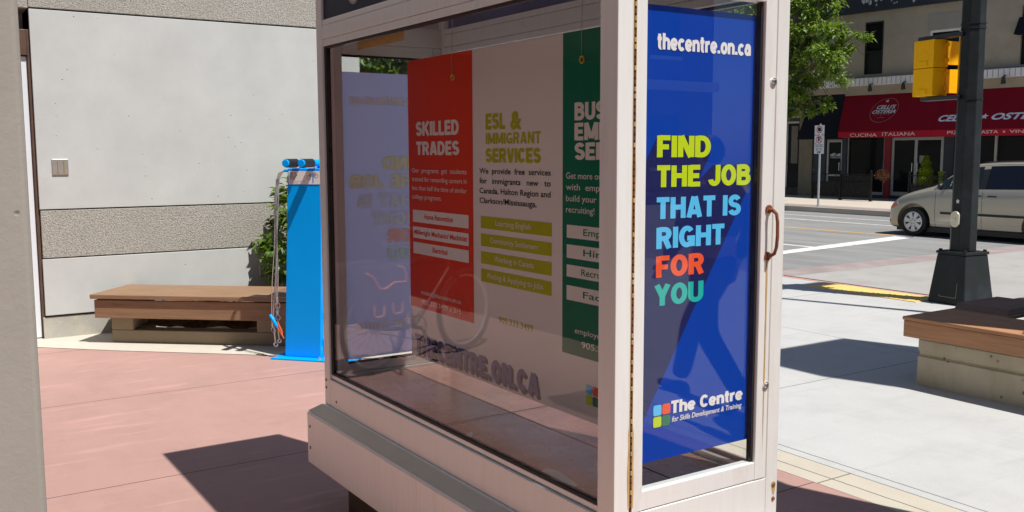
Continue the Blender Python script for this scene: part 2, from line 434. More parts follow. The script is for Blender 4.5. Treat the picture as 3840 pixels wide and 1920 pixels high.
# ------------------------------------------------------------------ mesh helpers
class MB:
    def __init__(s):
        s.bm = bmesh.new()
        s.mats = []
    def mi(s, mat):
        if mat is None:
            return 0
        if mat not in s.mats:
            s.mats.append(mat)
        return s.mats.index(mat)
    def face(s, pts, mat=None):
        vs = [s.bm.verts.new(p) for p in pts]
        f = s.bm.faces.new(vs)
        f.material_index = s.mi(mat)
        return f
    def box(s, x0, x1, y0, y1, z0, z1, mat=None):
        if x0 > x1: x0, x1 = x1, x0
        if y0 > y1: y0, y1 = y1, y0
        v = [s.bm.verts.new(p) for p in ((x0, y0, z0), (x1, y0, z0), (x1, y1, z0), (x0, y1, z0), (x0, y0, z1), (x1, y0, z1), (x1, y1, z1), (x0, y1, z1))]
        k = s.mi(mat)
        for f in ((3, 2, 1, 0), (4, 5, 6, 7), (0, 1, 5, 4), (1, 2, 6, 5), (2, 3, 7, 6), (3, 0, 4, 7)):
            s.bm.faces.new([v[i] for i in f]).material_index = k
        return s
    def prism(s, pts, vec, mat=None):
        """closed polygon pts (3D) swept by vec"""
        vec = Vector(vec)
        a = [s.bm.verts.new(p) for p in pts]
        b = [s.bm.verts.new(Vector(p) + vec) for p in pts]
        k = s.mi(mat)
        n = len(pts)
        fs = [s.bm.faces.new(a[::-1]), s.bm.faces.new(b)]
        for i in range(n):
            fs.append(s.bm.faces.new((a[i], a[(i + 1) % n], b[(i + 1) % n], b[i])))
        for f in fs:
            f.material_index = k
        bmesh.ops.recalc_face_normals(s.bm, faces=fs)
        return s
    def rings(s, rs, mat=None, cap=True, closed=False):
        k = s.mi(mat)
        V = [[s.bm.verts.new(p) for p in r] for r in rs]
        n = len(rs[0])
        fs = []
        m_ = len(V)
        for i in range(m_ if closed else m_ - 1):
            A, B = V[i], V[(i + 1) % m_]
            for j in range(n):
                fs.append(s.bm.faces.new((A[j], A[(j + 1) % n], B[(j + 1) % n], B[j])))
        if cap and not closed:
            fs.append(s.bm.faces.new(V[0][::-1]))
            fs.append(s.bm.faces.new(V[-1]))
        for f in fs:
            f.material_index = k
        bmesh.ops.recalc_face_normals(s.bm, faces=fs)
        return s
    def tube(s, pts, r, n=10, mat=None, cap=True, closed=False):
        pts = [Vector(p) for p in pts]
        rs = r if isinstance(r, (list, tuple)) else [r] * len(pts)
        rings = []
        prev = None
        N_ = len(pts)
        for i, p in enumerate(pts):
            if closed:
                d = pts[(i + 1) % N_] - pts[i - 1]
            else:
                d = pts[min(i + 1, N_ - 1)] - pts[max(i - 1, 0)]
            d.normalize()
            if prev is None:
                a = Vector((0, 0, 1)) if abs(d.z) < 0.9 else Vector((1, 0, 0))
                x = d.cross(a).normalized()
            else:
                x = (prev - d * prev.dot(d)).normalized()
            prev = x
            y = d.cross(x)
            rings.append([p + (x * cos(2 * pi * j / n) + y * sin(2 * pi * j / n)) * rs[i] for j in range(n)])
        return s.rings(rings, mat, cap, closed)
    def cyl(s, a, b, r, n=20, mat=None, r1=None):
        return s.tube([a, b], [r, r if r1 is None else r1], n, mat)
    def torus(s, c, ax, R, r, n=36, k=8, mat=None, sx=1.0):
        c, ax = Vector(c), Vector(ax).normalized()
        a = Vector((0, 0, 1)) if abs(ax.z) < 0.9 else Vector((1, 0, 0))
        x = ax.cross(a).normalized()
        y = ax.cross(x)
        return s.tube([c + x * (R * sx * cos(2 * pi * i / n)) + y * (R * sin(2 * pi * i / n)) for i in range(n)], r, k, mat, closed=True)
    def ball(s, c, r, mat=None, sc=(1, 1, 1), seg=16, ring=10):
        k = s.mi(mat)
        res = bmesh.ops.create_uvsphere(s.bm, u_segments=seg, v_segments=ring, radius=1)
        c = Vector(c)
        for v in res['verts']:
            v.co = Vector((v.co.x * r * sc[0], v.co.y * r * sc[1], v.co.z * r * sc[2])) + c
            for f in v.link_faces:
                f.material_index = k
        return s
    def build(s, name, mat=None, parent=None, smooth=False, bevel=0.0, seg=2):
        me = bpy.data.meshes.new(name)
        s.bm.to_mesh(me)
        s.bm.free()
        if s.mats:
            for mm in s.mats:
                me.materials.append(mm)
        elif mat is not None:
            me.materials.append(mat)
        if smooth:
            for p in me.polygons:
                p.use_smooth = True
        o = bpy.data.objects.new(name, me)
        COL.objects.link(o)
        if parent is not None:
            o.parent = parent
        if bevel:
            b = o.modifiers.new('bevel', 'BEVEL')
            b.width = bevel
            b.segments = seg
            b.limit_method = 'ANGLE'
            b.angle_limit = radians(35)
        if smooth:
            try:
                me.set_sharp_from_angle(angle=radians(38))
            except Exception:
                pass
        return o

def thing(name, label, cat, loc=(0, 0, 0), rz=0.0, group=None):
    o = bpy.data.objects.new(name, None)
    o.empty_display_size = 0.2
    COL.objects.link(o)
    o.location = loc
    o.rotation_euler = (0, 0, rz)
    return tag(o, label, cat, group)
def tag(o, label, cat, group=None):
    o['label'] = label
    o['category'] = cat
    if group:
        o['group'] = group
    return o
def struct(o):
    o['kind'] = 'structure'
    return o
def stuff(o, label=None):
    o['kind'] = 'stuff'
    if label:
        o['label'] = label
    return o
def off(o, loc):
    """shift mesh data so that world coordinates become local to a thing standing at loc"""
    o.data.transform(Matrix.Translation(-Vector(loc)))
    return o

_gl = {}
def glyphs(body, bold, italic):
    key = (body, bold, italic)
    if key not in _gl:
        cu = bpy.data.curves.new('lettering', 'FONT')
        cu.body = body
        cu.size = 1
        cu.offset = bold
        cu.shear = italic
        cu.resolution_u = 3
        cu.fill_mode = 'FRONT'
        ob = bpy.data.objects.new('lettering_tmp', cu)
        COL.objects.link(ob)
        dg = bpy.context.evaluated_depsgraph_get()
        dg.update()
        me = bpy.data.meshes.new_from_object(ob.evaluated_get(dg))
        bpy.data.objects.remove(ob)
        bpy.data.curves.remove(cu)
        vs = [tuple(v.co) for v in me.vertices]
        fs = [tuple(p.vertices) for p in me.polygons]
        bpy.data.meshes.remove(me)
        _gl[key] = (vs, fs)
    return _gl[key]
CAP = max(v[1] for v in glyphs('H', 0.0, 0.0)[0])

# heavy grotesque capitals drawn as strokes, cap height 1: name -> (width, [(points, closed)])
def _arc(cx, cy, rx, ry, a0, a1, n=10):
    return [(cx + rx * cos(radians(a0 + (a1 - a0) * i / n)), cy + ry * sin(radians(a0 + (a1 - a0) * i / n))) for i in range(n + 1)]
_st = lambda x, y0=0, y1=1: [(x, y0), (x, y1)]
BLOCK = {
    'A': (.72, [[(.10, 0), (.33, 1)], [(.62, 0), (.39, 1)], [(.2, .26), (.52, .26)]]),
    'B': (.66, [_st(.1), [(.1, .9), (.34, .9)] + _arc(.34, .725, .18, .175, 90, -90) + [(.1, .55)], [(.1, .1), (.36, .1)] + _arc(.36, .31, .2, .21, -90, 90) + [(.1, .52)]]),
    'C': (.66, [_arc(.34, .5, .24, .4, 38, 322, 20)]),
    'D': (.68, [_st(.1), [(.1, .9), (.3, .9)] + _arc(.3, .5, .27, .4, 90, -90, 14) + [(.1, .1)]]),
    'E': (.56, [_st(.1), [(.1, .9), (.55, .9)], [(.1, .5), (.51, .5)], [(.1, .1), (.56, .1)]]),
    'F': (.54, [_st(.1), [(.1, .9), (.54, .9)], [(.1, .48), (.48, .48)]]),
    'G': (.70, [_arc(.35, .5, .25, .4, 40, 318, 20), [(.36, .42), (.6, .42), (.6, .02)]]),
    'H': (.68, [_st(.1), _st(.58), [(.1, .52), (.58, .52)]]),
    'I': (.2, [_st(.1)]),
    'J': (.54, [[(.44, 1), (.44, .3)] + _arc(.27, .3, .17, .2, 0, -180)]),
    'K': (.70, [_st(.1), [(.60, 1), (.16, .40)], [(.28, .56), (.60, 0)]]),
    'L': (.52, [_st(.1), [(.1, .1), (.52, .1)]]),
    'M': (.84, [_st(.1), _st(.74), [(.13, 1), (.40, .1)], [(.71, 1), (.44, .1)]]),
    'N': (.68, [_st(.1), _st(.58), [(.13, 1), (.55, 0)]]),
    'O': (.70, [_arc(.35, .5, .25, .4, 0, 360, 26)]),
    'P': (.62, [_st(.1), [(.1, .9), (.33, .9)] + _arc(.33, .68, .19, .22, 90, -90) + [(.1, .46)]]),
    'R': (.66, [_st(.1), [(.1, .9), (.34, .9)] + _arc(.34, .69, .19, .21, 90, -90) + [(.1, .48)], [(.36, .48), (.55, 0)]]),
    'S': (.62, [_arc(.31, .705, .2, .195, 20, 250, 12) + _arc(.31, .3, .21, .2, 70, -165, 12)]),
    'T': (.58, [[(0, .9), (.58, .9)], _st(.29)]),
    'U': (.66, [[(.1, 1), (.1, .34)] + _arc(.33, .34, .23, .24, 180, 360) + [(.56, 1)]]),
    'V': (.66, [[(.09, 1), (.31, 0)], [(.57, 1), (.35, 0)]]),
    'Y': (.64, [[(.08, 1), (.32, .44)], [(.56, 1), (.32, .44)], _st(.32, 0, .5)]),
    't': (.38, [[(.17, .94), (.17, .2)] + _arc(.28, .2, .11, .115, 180, 290, 6), [(0, .65), (.36, .65)]]),
    'h': (.58, [_st(.09), [(.09, .40)] + _arc(.29, .44, .2, .2, 180, 0) + [(.49, 0)]]),
    'e': (.56, [_arc(.28, .36, .2, .28, 0, 322, 18), [(.12, .345), (.5, .345)]]),
    'c': (.54, [_arc(.28, .36, .2, .28, 40, 320, 16)]),
    'n': (.58, [_st(.09, 0, .72), [(.09, .40)] + _arc(.29, .44, .2, .2, 180, 0) + [(.49, 0)]]),
    'r': (.40, [_st(.09, 0, .72), [(.09, .38)] + _arc(.34, .40, .25, .24, 180, 80, 6)]),
    'o': (.58, [_arc(.29, .36, .2, .28, 0, 360, 22)]),
    'a': (.58, [_arc(.26, .32, .17, .23, 0, 360, 18), _st(.46, 0, .5), _arc(.29, .5, .17, .16, 0, 150, 8)]),
    '.': (.22, [[(.11, 0), (.11, .2)]]),
    ' ': (.26, []),
}

class Letters(MB):
    """flat lettering on a plane: origin O, right vector R, up vector U"""
    def __init__(s, O, R, U):
        super().__init__()
        s.O, s.R, s.U = Vector(O), Vector(R), Vector(U)
    def P(s, u, v):
        return s.O + s.R * u + s.U * v
    def text(s, body, u0, u1, v0, h, mat=None, bold=0.02, italic=0.0, slope=0.0, mirror=False):
        vs, fs = glyphs(body, bold, italic)
        x0 = min(v[0] for v in vs); x1 = max(v[0] for v in vs)
        k = s.mi(mat)
        if u1 is None:
            u1 = u0 + (x1 - x0) * h / CAP * 0.86
        out = []
        for x, y, _ in vs:
            t = (x - x0) / (x1 - x0)
            u = u1 + (u0 - u1) * t if mirror else u0 + (u1 - u0) * t
            out.append(s.bm.verts.new(s.P(u, v0 + y * h / CAP + slope * t)))
        for f in fs:
            try:
                s.bm.faces.new([out[i] for i in f]).material_index = k
            except ValueError:
                pass
        return s
    def block(s, body, u0, u1, v0, h, mat=None, mirror=False, track=0.07, th=0.235):
        if any(c not in BLOCK for c in body):
            return s.text(body, u0, u1, v0, h, mat, 0.045, mirror=mirror)
        tot = sum(BLOCK[c][0] for c in body) + track * (len(body) - 1)
        N_ = s.R.cross(s.U).normalized()
        k = s.mi(mat)
        x = 0.0
        lift = 0
        def put(px, py, lf):
            t = px / tot
            u = u1 + (u0 - u1) * t if mirror else u0 + (u1 - u0) * t
            return s.bm.verts.new(s.P(u, v0 + py * h) + N_ * (lf * 4e-5))
        for c in body:
            wd, strokes = BLOCK[c]
            for pts in strokes:
                closed = (Vector(pts[0]) - Vector(pts[-1])).length < 1e-4 and len(pts) > 4
                P_ = [q for q_, q in zip([None] + list(pts), pts) if q_ is None or (Vector(q) - Vector(q_)).length > 1e-3]
                if closed:
                    P_ = P_[:-1]
                n = len(P_)
                A, B = [], []
                lift = (lift + 1) % 4
                for i in range(n):
                    p = Vector(P_[i])
                    a = Vector(P_[i - 1]) if (i > 0 or closed) else None
                    b = Vector(P_[(i + 1) % n]) if (i < n - 1 or closed) else None
                    d1 = (p - a).normalized() if a is not None else None
                    d2 = (b - p).normalized() if b is not None else None
                    d1 = d1 if d1 is not None else d2
                    d2 = d2 if d2 is not None else d1
                    n1 = Vector((-d1.y, d1.x)); n2 = Vector((-d2.y, d2.x))
                    mm = (n1 + n2)
                    mm = mm.normalized() if mm.length > 1e-4 else n1
                    ln = th / 2 / max(0.5, mm.dot(n1))
                    A.append(put(x + p.x + mm.x * ln, p.y + mm.y * ln, lift)); B.append(put(x + p.x - mm.x * ln, p.y - mm.y * ln, lift))
                for i in range(n if closed else n - 1):
                    j = (i + 1) % n
                    s.bm.faces.new((A[i], B[i], B[j], A[j])).material_index = k
            x += wd + track
        return s
    def rect(s, u0, u1, v0, v1, mat=None):
        s.face([s.P(u0, v0), s.P(u1, v0), s.P(u1, v1), s.P(u0, v1)], mat)
        return s
    def poly(s, pts, mat=None):
        s.face([s.P(*p) for p in pts], mat)
        return s
    def rrect(s, u0, u1, v0, v1, r, mat=None):
        pts = []
        for cx, cy, a0 in ((u1 - r, v1 - r, 0), (u0 + r, v1 - r, 90), (u0 + r, v0 + r, 180), (u1 - r, v0 + r, 270)):
            for i in range(5):
                a = radians(a0 + 90 * i / 4)
                pts.append((cx + r * cos(a), cy + r * sin(a)))
        return s.poly(pts, mat)
    def ring(s, cu_, cv, R1, R0, mat=None, n=40, sx=1.0, a0=0, a1=360):
        k = s.mi(mat)
        full = abs(a1 - a0) >= 360
        cnt = n if full else n + 1
        A, B = [], []
        for i in range(cnt):
            a = radians(a0 + (a1 - a0) * i / n)
            A.append(s.bm.verts.new(s.P(cu_ + R1 * sx * cos(a), cv + R1 * sin(a))))
            B.append(s.bm.verts.new(s.P(cu_ + R0 * sx * cos(a), cv + R0 * sin(a))))
        for i in range(n):
            j = (i + 1) % cnt
            s.bm.faces.new((A[i], A[j], B[j], B[i])).material_index = k
        return s
    def disc(s, cu_, cv, R1, mat=None, n=24, sx=1.0):
        return s.poly([(cu_ + R1 * sx * cos(2 * pi * i / n), cv + R1 * sin(2 * pi * i / n)) for i in range(n)], mat)
    def line(s, u0, v0, u1, v1, wd, mat=None):
        d = Vector((u1 - u0, v1 - v0)).normalized()
        nx, ny = -d.y * wd / 2, d.x * wd / 2
        return s.poly([(u0 + nx, v0 + ny), (u0 - nx, v0 - ny), (u1 - nx, v1 - ny), (u1 + nx, v1 + ny)], mat)
    def star(s, cu_, cv, R1, mat=None):
        pts = []
        for i in range(10):
            a = pi / 2 + i * pi / 5
            r = R1 if i % 2 == 0 else R1 * 0.42
            pts.append((cu_ + r * cos(a), cv + r * sin(a)))
        return s.poly(pts, mat)

def leaf_verts(bm, p, d, n, L, W, mi=0, fold=0.25):
    """a pointed leaf of four faces folded along its midrib"""
    d = d.normalized()
    sx = d.cross(n)
    if sx.length < 1e-4:
        sx = d.orthogonal()
    sx.normalize()
    nn = sx.cross(d).normalized()
    b = bm.verts.new(p)
    mid = bm.verts.new(p + d * L * 0.5 - nn * L * 0.02)
    tip = bm.verts.new(p + d * L - nn * L * 0.16)
    l1 = bm.verts.new(p + d * L * 0.38 + sx * W + nn * W * fold)
    l2 = bm.verts.new(p + d * L * 0.38 - sx * W + nn * W * fold)
    for f in ((b, l1, mid), (l1, tip, mid), (b, mid, l2), (mid, tip, l2)):
        bm.faces.new(f).material_index = mi

def rnd_unit(rg):
    while True:
        v = Vector((rg.uniform(-1, 1), rg.uniform(-1, 1), rg.uniform(-1, 1)))
        if 0.05 < v.length < 1:
            return v.normalized()

# ================================================================== SETTING
def slab(name, pts, z0, z1, mat):
    b = MB()
    b.prism([(x, y, z0) for x, y in pts], (0, 0, z1 - z0))
    return struct(b.build(name, mat))
b = MB(); b.face([(-400, -400, -0.22), (500, -400, -0.22), (500, 500, -0.22), (-400, 500, -0.22)])
struct(b.build('ground', M['ground']))
slab('pink_paving', [(-12, -9), (3.79, -9), (3.79, 13), (-12, 13)], -0.2, 0.0, M['pink'])
slab('tan_paving_band', [(3.794, -9), (4.05, -9), (4.05, 13), (3.794, 13)], -0.2, 0.0, M['tan_band'])
slab('sidewalk', [(4.056, -40), (9.80, -40), (9.80, 60), (4.056, 60)], -0.2, 0.0, M['walk'])
b = MB(); b.face([(0.5, 9.4, 0.004), (0.97, 8.93, 0.004), (1.535, 8.374, 0.004), (2.554, 7.458, 0.004), (4.3, 5.9, 0.004), (4.6, 7.0, 0.004), (4.6, 9.4, 0.004)])
struct(b.build('pale_paving_strip', M['strip']))
slab('kerb', [(9.804, -40), (9.95, -40), (9.95, 60), (9.804, 60)], -0.2, -0.004, M['red_kerb'])
b = MB()
b.face([(9.95, -40, -0.006), (10.75, -40, -0.15), (10.75, 60, -0.15), (9.95, 60, -0.006)])
struct(b.build('road_gutter', M['asphalt']))
b = MB(); b.face([(10.75, -60, -0.15), (23.0, -60, -0.15), (23.0, 80, -0.15), (10.75, 80, -0.15)])
struct(b.build('road', M['asphalt']))
b = MB(); b.face([(10.78, 3.5, -0.146), (22.95, 3.5, -0.146), (22.95, 9.2, -0.146), (10.78, 9.2, -0.146)])
struct(b.build('crossing_surface', M['crosswalk']))
b = MB(); b.face([(10.78, 9.206, -0.146), (22.95, 9.206, -0.146), (22.95, 9.82, -0.146), (10.78, 9.72, -0.146)])
struct(b.build('crossing_border', M['red_band']))
b = MB(); b.face([(9.995, 3.5, -0.0035), (10.745, 3.5, -0.1455), (10.745, 9.2, -0.1455), (9.995, 8.6, -0.0035)])
struct(b.build('kerb_ramp', M['crosswalk']))
b = MB()
b.face([(13.0, 11.27, -0.145), (17.65, 11.87, -0.145), (17.80, 12.33, -0.145), (13.2, 11.62, -0.145)])
struct(b.build('stop_line_marking', M['white_paint']))
b = MB(); b.face([(14.45, 11.75, -0.1455), (14.57, 11.75, -0.1455), (14.57, 40, -0.1455), (14.45, 40, -0.1455)])
struct(b.build('lane_marking', M['white_paint']))
b = MB(); b.face([(20.18, 12.0, -0.1455), (20.30, 12.0, -0.1455), (20.30, 40, -0.1455), (20.18, 40, -0.1455)])
b.face([(21.5, 14.0, -0.1455), (21.6, 14.0, -0.1455), (21.6, 40, -0.1455), (21.5, 40, -0.1455)])
struct(b.build('parking_lane_marking', M['white_paint']))
b = MB()
b.face([(17.9, 12.4, -0.1455), (18.02, 12.4, -0.1455), (17.2, 40, -0.1455), (17.08, 40, -0.1455)])
struct(b.build('centre_line_marking', M['yellow_paint']))
slab('far_kerb', [(23.0, -60), (23.18, -60), (23.18, 80), (23.0, 80)], -0.2, 0.0, M['kerb'])
slab('far_red_band', [(23.184, -60), (23.95, -60), (23.95, 80), (23.184, 80)], -0.2, 0.004, M['red_band'])
slab('far_sidewalk', [(23.954, -60), (40, -60), (40, 80), (23.954, 80)], -0.2, 0.003, M['far_walk'])

# tactile paving with domes
b = MB()
b.box(9.33, 9.795, 6.18, 7.66, 0.0, 0.008)
for i in range(8):
    for j in range(25):
        cx, cy = 9.36 + i * 0.058, 6.21 + j * 0.059
        b.cyl((cx, cy, 0.008), (cx, cy, 0.0125), 0.018, 6, None, 0.009)
tag(b.build('tactile_paving', M['tactile']), 'yellow tactile warning strip of small domes at the kerb edge', 'tactile paving')

# ================================================================== CONCRETE BUILDING (left)
LB = (2.6, 9.27, 0)
T = thing('concrete_building', 'pale concrete building with smooth and rough bands behind the bench', 'building', LB)
def bpart(name, boxes, mat, bevel=0.004, par=None, smooth=False):
    mb = MB()
    for bx in boxes:
        mb.box(*bx)
    return off(mb.build(name, mat, par or T, smooth, bevel), LB)
bpart('foundation', [(1.08, 4.17, 9.285, 9.7, -0.1, 0.195)], M['foundation'])
bpart('backing_wall', [(1.10, 4.15, 9.31, 9.72, 0.19, 6.4)], M['dark_gap'], 0)
bpart('smooth_panel', [(1.10, 4.18, 9.27, 9.75, 0.212, 0.718)], M['smooth_wall'])
bpart('rough_band', [(1.105, 4.18, 9.272, 9.75, 0.728, 1.15)], M['rough_wall'])
bpart('smooth_panel', [(1.10, 4.18, 9.27, 9.75, 1.161, 2.895)], M['smooth_wall'])
bpart('rough_band', [(1.10, 4.18, 9.272, 9.75, 2.91, 4.1)], M['rough_wall'])
bpart('smooth_panel', [(-9, 4.18, 9.27, 9.75, 4.112, 6.5)], M['smooth_wall'])
bpart('side_wall', [(0.9, 4.17, 9.752, 18, -0.1, 6.5)], M['smooth_wall'])
bpart('lintel', [(-9, 1.096, 9.272, 9.75, 2.9, 4.1)], M['rough_wall'])
bpart('entrance_ceiling', [(-9, 0.9, 9.752, 12.4, 3.1, 3.2)], M['smooth_wall'])
bpart('entrance_glass', [(-9, 0.88, 12.4, 12.5, 0, 3.1)], M['tower_glass'], 0)
bpart('wall', [(-9.6, -9.02, 9.2, 18, -0.1, 6.5)], M['smooth_wall'])
bpart('added_shade_canopy', [(-8.9, -1.1, 3.3, 9.268, 3.405, 3.7)], M['smooth_wall'])  # unseen canopy, added to darken the ground mirrored in the case glass
df = bpart('door_frame', [(1.074, 1.098, 9.30, 9.40, 0.0, 2.72), (0.02, 1.074, 9.30, 9.40, 2.50, 2.72)], M['brown_metal'])
dd = bpart('door', [(0.06, 1.071, 9.33, 9.38, 0.012, 2.492)], M['white_door'])
bpart('door_handle', [(0.12, 0.15, 9.29, 9.33, 0.95, 1.2)], M['steel'], par=dd)
# switch plate with two toggles
pl_ = MB(); pl_.box(1.216, 1.35, 9.257, 9.269, 1.466, 1.604)
sp = off(pl_.build('switch_plate', M['steel_plate'], T, False, 0.004), LB)
mb = MB()
for cx in (1.262, 1.312):
    mb.box(cx - 0.003, cx + 0.003, 9.253, 9.2575, 1.487, 1.573)
    mb.cyl((cx, 9.257, 1.578), (cx, 9.252, 1.578), 0.006, 10)
    mb.cyl((cx, 9.257, 1.49), (cx, 9.252, 1.49), 0.006, 10)
off(mb.build('switch', M['brass'], sp), LB)
mb = MB(); mb.box(3.035, 3.135, 9.20, 9.269, 0.43, 0.60); mb.box(3.05, 3.12, 9.192, 9.2, 0.45, 0.58)
off(mb.build('outlet_box', M['grey_box'], T, False, 0.006), LB)

# ================================================================== FOREGROUND PILLAR + ITS OFF-FRAME NEIGHBOURS
def pillar(name, label, x0, x1, y0, y1, h):
    o = thing(name, label, 'pillar', ((x0 + x1) / 2, (y0 + y1) / 2, 0), 0, 'concrete pillars of the arcade')
    hw, hd = (x1 - x0) / 2, (y1 - y0) / 2
    mb = MB(); mb.box(-hw, hw, -hd, hd, 0.0, h)
    mb.build('shaft', M['pillar'], o, False, 0.012, 3)
    return o
pillar('concrete_pillar', 'weathered grey concrete pillar close to the camera at the left edge', -0.66, 0.186, 1.68, 2.5, 3.4)
pillar('concrete_pillar', 'grey concrete pillar to the right of the display case door', 3.35, 4.15, 0.85, 1.65, 3.1)
pillar('concrete_pillar', 'grey concrete pillar beyond the right end of the planter bench', 6.66, 8.0, 1.6, 2.45, 5.5)
rf = MB(); rf.box(-8.5, 0.3, 0.8, 3.2, 3.402, 3.7)  # slab added out of view so the reflected plaza falls in shade
tag(rf.build('added_shade_slab', M['pillar'], None, False, 0.01), 'unseen flat slab added to shade the plaza by the foreground pillar', 'roof')
tb = MB(); tb.box(3.2, 4.22, -2.5, 1.75, 3.1, 3.35)
tag(tb.build('concrete_beam', M['pillar'], None, False, 0.01), 'concrete roof beam resting on the pillar beside the display case', 'beam')

# ================================================================== BENCH (diagonal)  local: x along the bench, -y towards the plaza
bu = Vector((0.76164, -0.648, 0)); BZ = math.atan2(bu.y, bu.x)
BO = (1.558, 8.784, 0)
T = thing('planter_bench', 'long brown wood bench on a slotted concrete base beside the wall', 'bench', BO, BZ)
mb = MB()
mb.box(0, 2.25, 0.0, 0.16, -0.05, 0.118)
mb.box(0, 0.2, 0.0, 0.16, 0.118, 0.40)
mb.box(1.325, 2.25, 0.0, 0.16, 0.118, 0.40)
mb.box(0.0, 0.16, 0.16, 0.48, -0.05, 0.40)
mb.box(2.1, 2.25, 0.16, 0.48, -0.05, 0.40)
mb.build('concrete_base', M['bench_conc'], T, False, 0.008)
mb = MB(); mb.box(-0.10, 2.3, -0.09, -0.052, 0.235, 0.392)
mb.box(-0.10, -0.062, -0.051, 0.5, 0.235, 0.392)
mb.build('apron', M['wood'], T, False, 0.004)
for i, (y0, y1) in enumerate(((-0.115, 0.115), (0.121, 0.345), (0.351, 0.535))):
    mb = MB(); mb.box(-0.125, 2.32, y0, y1, 0.404, 0.442)
    mb.build('seat_plank', M['wood'], T, False, 0.006)
mb = MB(); mb.prism([(1.44, -0.06, 0.4425), (1.50, 0.0, 0.475), (1.95, 0.0, 0.475), (2.0, -0.06, 0.4425)], (0, 0.2, 0))
mb.build('skate_block', M['wood_dark'], T, False, 0.004)
# mulch bed between bench and wall
rg = random.Random(5)
mb = MB()
NX, NY = 46, 22
g = [[None] * (NY + 1) for _ in range(NX + 1)]
for i in range(NX + 1):
    for j in range(NY + 1):
        x = 0.18 + 2.6 * i / NX
        ymax = min(1.75, 0.52 + 0.86 * max(0, x - 0.05))
        y = 0.165 + (ymax - 0.165) * j / NY
        z = 0.11 + 0.17 * min(1, (y - 0.16) / 0.4) + 0.05 * mnoise.noise(Vector((x * 5, y * 5, 2))) + 0.03 * mnoise.noise(Vector((x * 17, y * 17, 0)))
        g[i][j] = mb.bm.verts.new((x, y, z))
for i in range(NX):
    for j in range(NY):
        mb.bm.faces.new((g[i][j], g[i + 1][j], g[i + 1][j + 1], g[i][j + 1]))
for _ in range(900):
    x = rg.uniform(0.3, 2.6); y = rg.uniform(0.2, min(1.6, 0.52 + 0.8 * x))
    z = 0.13 + 0.17 * min(1, (y - 0.16) / 0.4) + 0.05 * mnoise.noise(Vector((x * 5, y * 5, 2)))
    d = Vector((rg.uniform(-1, 1), rg.uniform(-1, 1), rg.uniform(-0.3, 0.3)))
    leaf_verts(mb.bm, Vector((x, y, z)), d, Vector((0, 0, 1)), rg.uniform(0.03, 0.08), rg.uniform(0.006, 0.014))
mu = mb.build('mulch_bed', M['mulch'])
mu.location = BO; mu.rotation_euler = (0, 0, BZ)
stuff(mu, 'brown bark mulch in the bed behind the wood bench')

# ================================================================== BUSH
def bush(name, label, loc, rx, ry, h, n, L, seed, mat, stems=9):
    rg = random.Random(seed)
    o = thing(name, label, 'bush', loc)
    sb = MB()
    fb = MB()
    tips = []
    for i in range(stems):
        a = rg.uniform(0, 2 * pi)
        r = rg.uniform(0.35, 1)
        e = Vector((rx * r * cos(a) * 0.8, ry * r * sin(a) * 0.8, h * rg.uniform(0.6, 0.97)))
        p0 = Vector((rg.uniform(-.08, .08), rg.uniform(-.08, .08), 0))
        mid = (p0 + e) / 2 + Vector((0, 0, h * 0.1)) - Vector((e.x, e.y, 0)) * 0.15
        sb.tube([p0, mid, e], [0.011, 0.008, 0.003], 6)
        tips.append((p0, mid, e))
    sb.build('stem', M['bark'], o)
    cl = [(rnd_unit(rg), rg.uniform(0.6, 1.08)) for _ in range(60)]
    for i in range(n):
        if rg.random() < 0.2:
            p0, mid, e = rg.choice(tips)
            t = rg.uniform(0.35, 1)
            p = p0.lerp(mid, t * 2) if t < 0.5 else mid.lerp(e, t * 2 - 1)
            c = p
            out = Vector((p.x, p.y, rg.uniform(-0.2, 0.5)))
        else:
            u, k = rg.choice(cl)
            dv = rnd_unit(rg) * rg.uniform(0, 0.26)
            q = u * k + dv
            if q.z < -0.75:
                q.z = -0.75
            c = Vector((q.x * rx * 0.86, q.y * ry * 0.86, h * 0.53 + q.z * h * 0.46))
            out = Vector((u.x, u.y, u.z * 0.4))
        d = (out.normalized() + rnd_unit(rg) * 0.8 + Vector((0, 0, -0.35))) if out.length > 0.01 else rnd_unit(rg)
        leaf_verts(fb.bm, c, d, Vector((rg.uniform(-.5, .5), rg.uniform(-.5, .5), 1)), L * rg.uniform(0.6, 1.2), L * rg.uniform(0.2, 0.32))
    fb.build('foliage', mat, o)
    return o
bush('leafy_bush', 'bright green broad leaved bush behind the blue repair stand', (3.48, 8.86, 0.2), 0.60, 0.38, 1.32, 3000, 0.105, 3, M['leaf_bush'])

# ================================================================== BIKE REPAIR STAND  local x = e along face, -y = towards plaza
e_ = Vector((0.67, -0.742, 0)); SZ = math.atan2(e_.y, e_.x)
T = thing('bike_repair_stand', 'bright blue bicycle repair stand with tools hanging on cables', 'repair stand', (2.601, 7.335, 0), SZ)
LEAN = 0.043
def lx(x, z):
    return x + LEAN * z
mb = MB(); mb.box(-0.085, 0.62, -0.085, 0.27, 0.0, 0.013)
mb.build('base_plate', M['blue'], T, False, 0.004)
mb = MB()
for px, py in ((-0.05, -0.05), (0.33, -0.05), (-0.05, 0.23), (0.33, 0.23)):
    mb = MB()
    mb.cyl((px, py, 0.013), (px, py, 0.024), 0.018, 6); mb.cyl((px, py, 0.024), (px, py, 0.035), 0.008, 8)
    mb.build('anchor_bolt', M['steel'], T)
mb = MB()
r0 = [(0.0, 0.0), (0.315, 0.0), (0.315, 0.17), (0.0, 0.17)]
mb.rings([[(lx(x, 0.013), y, 0.013) for x, y in r0], [(lx(0.005 + x * 0.93, 1.53), y, 1.53) for x, y in r0]])
mb.build('post', M['blue'], T, False, 0.006, 3)
mb = MB()
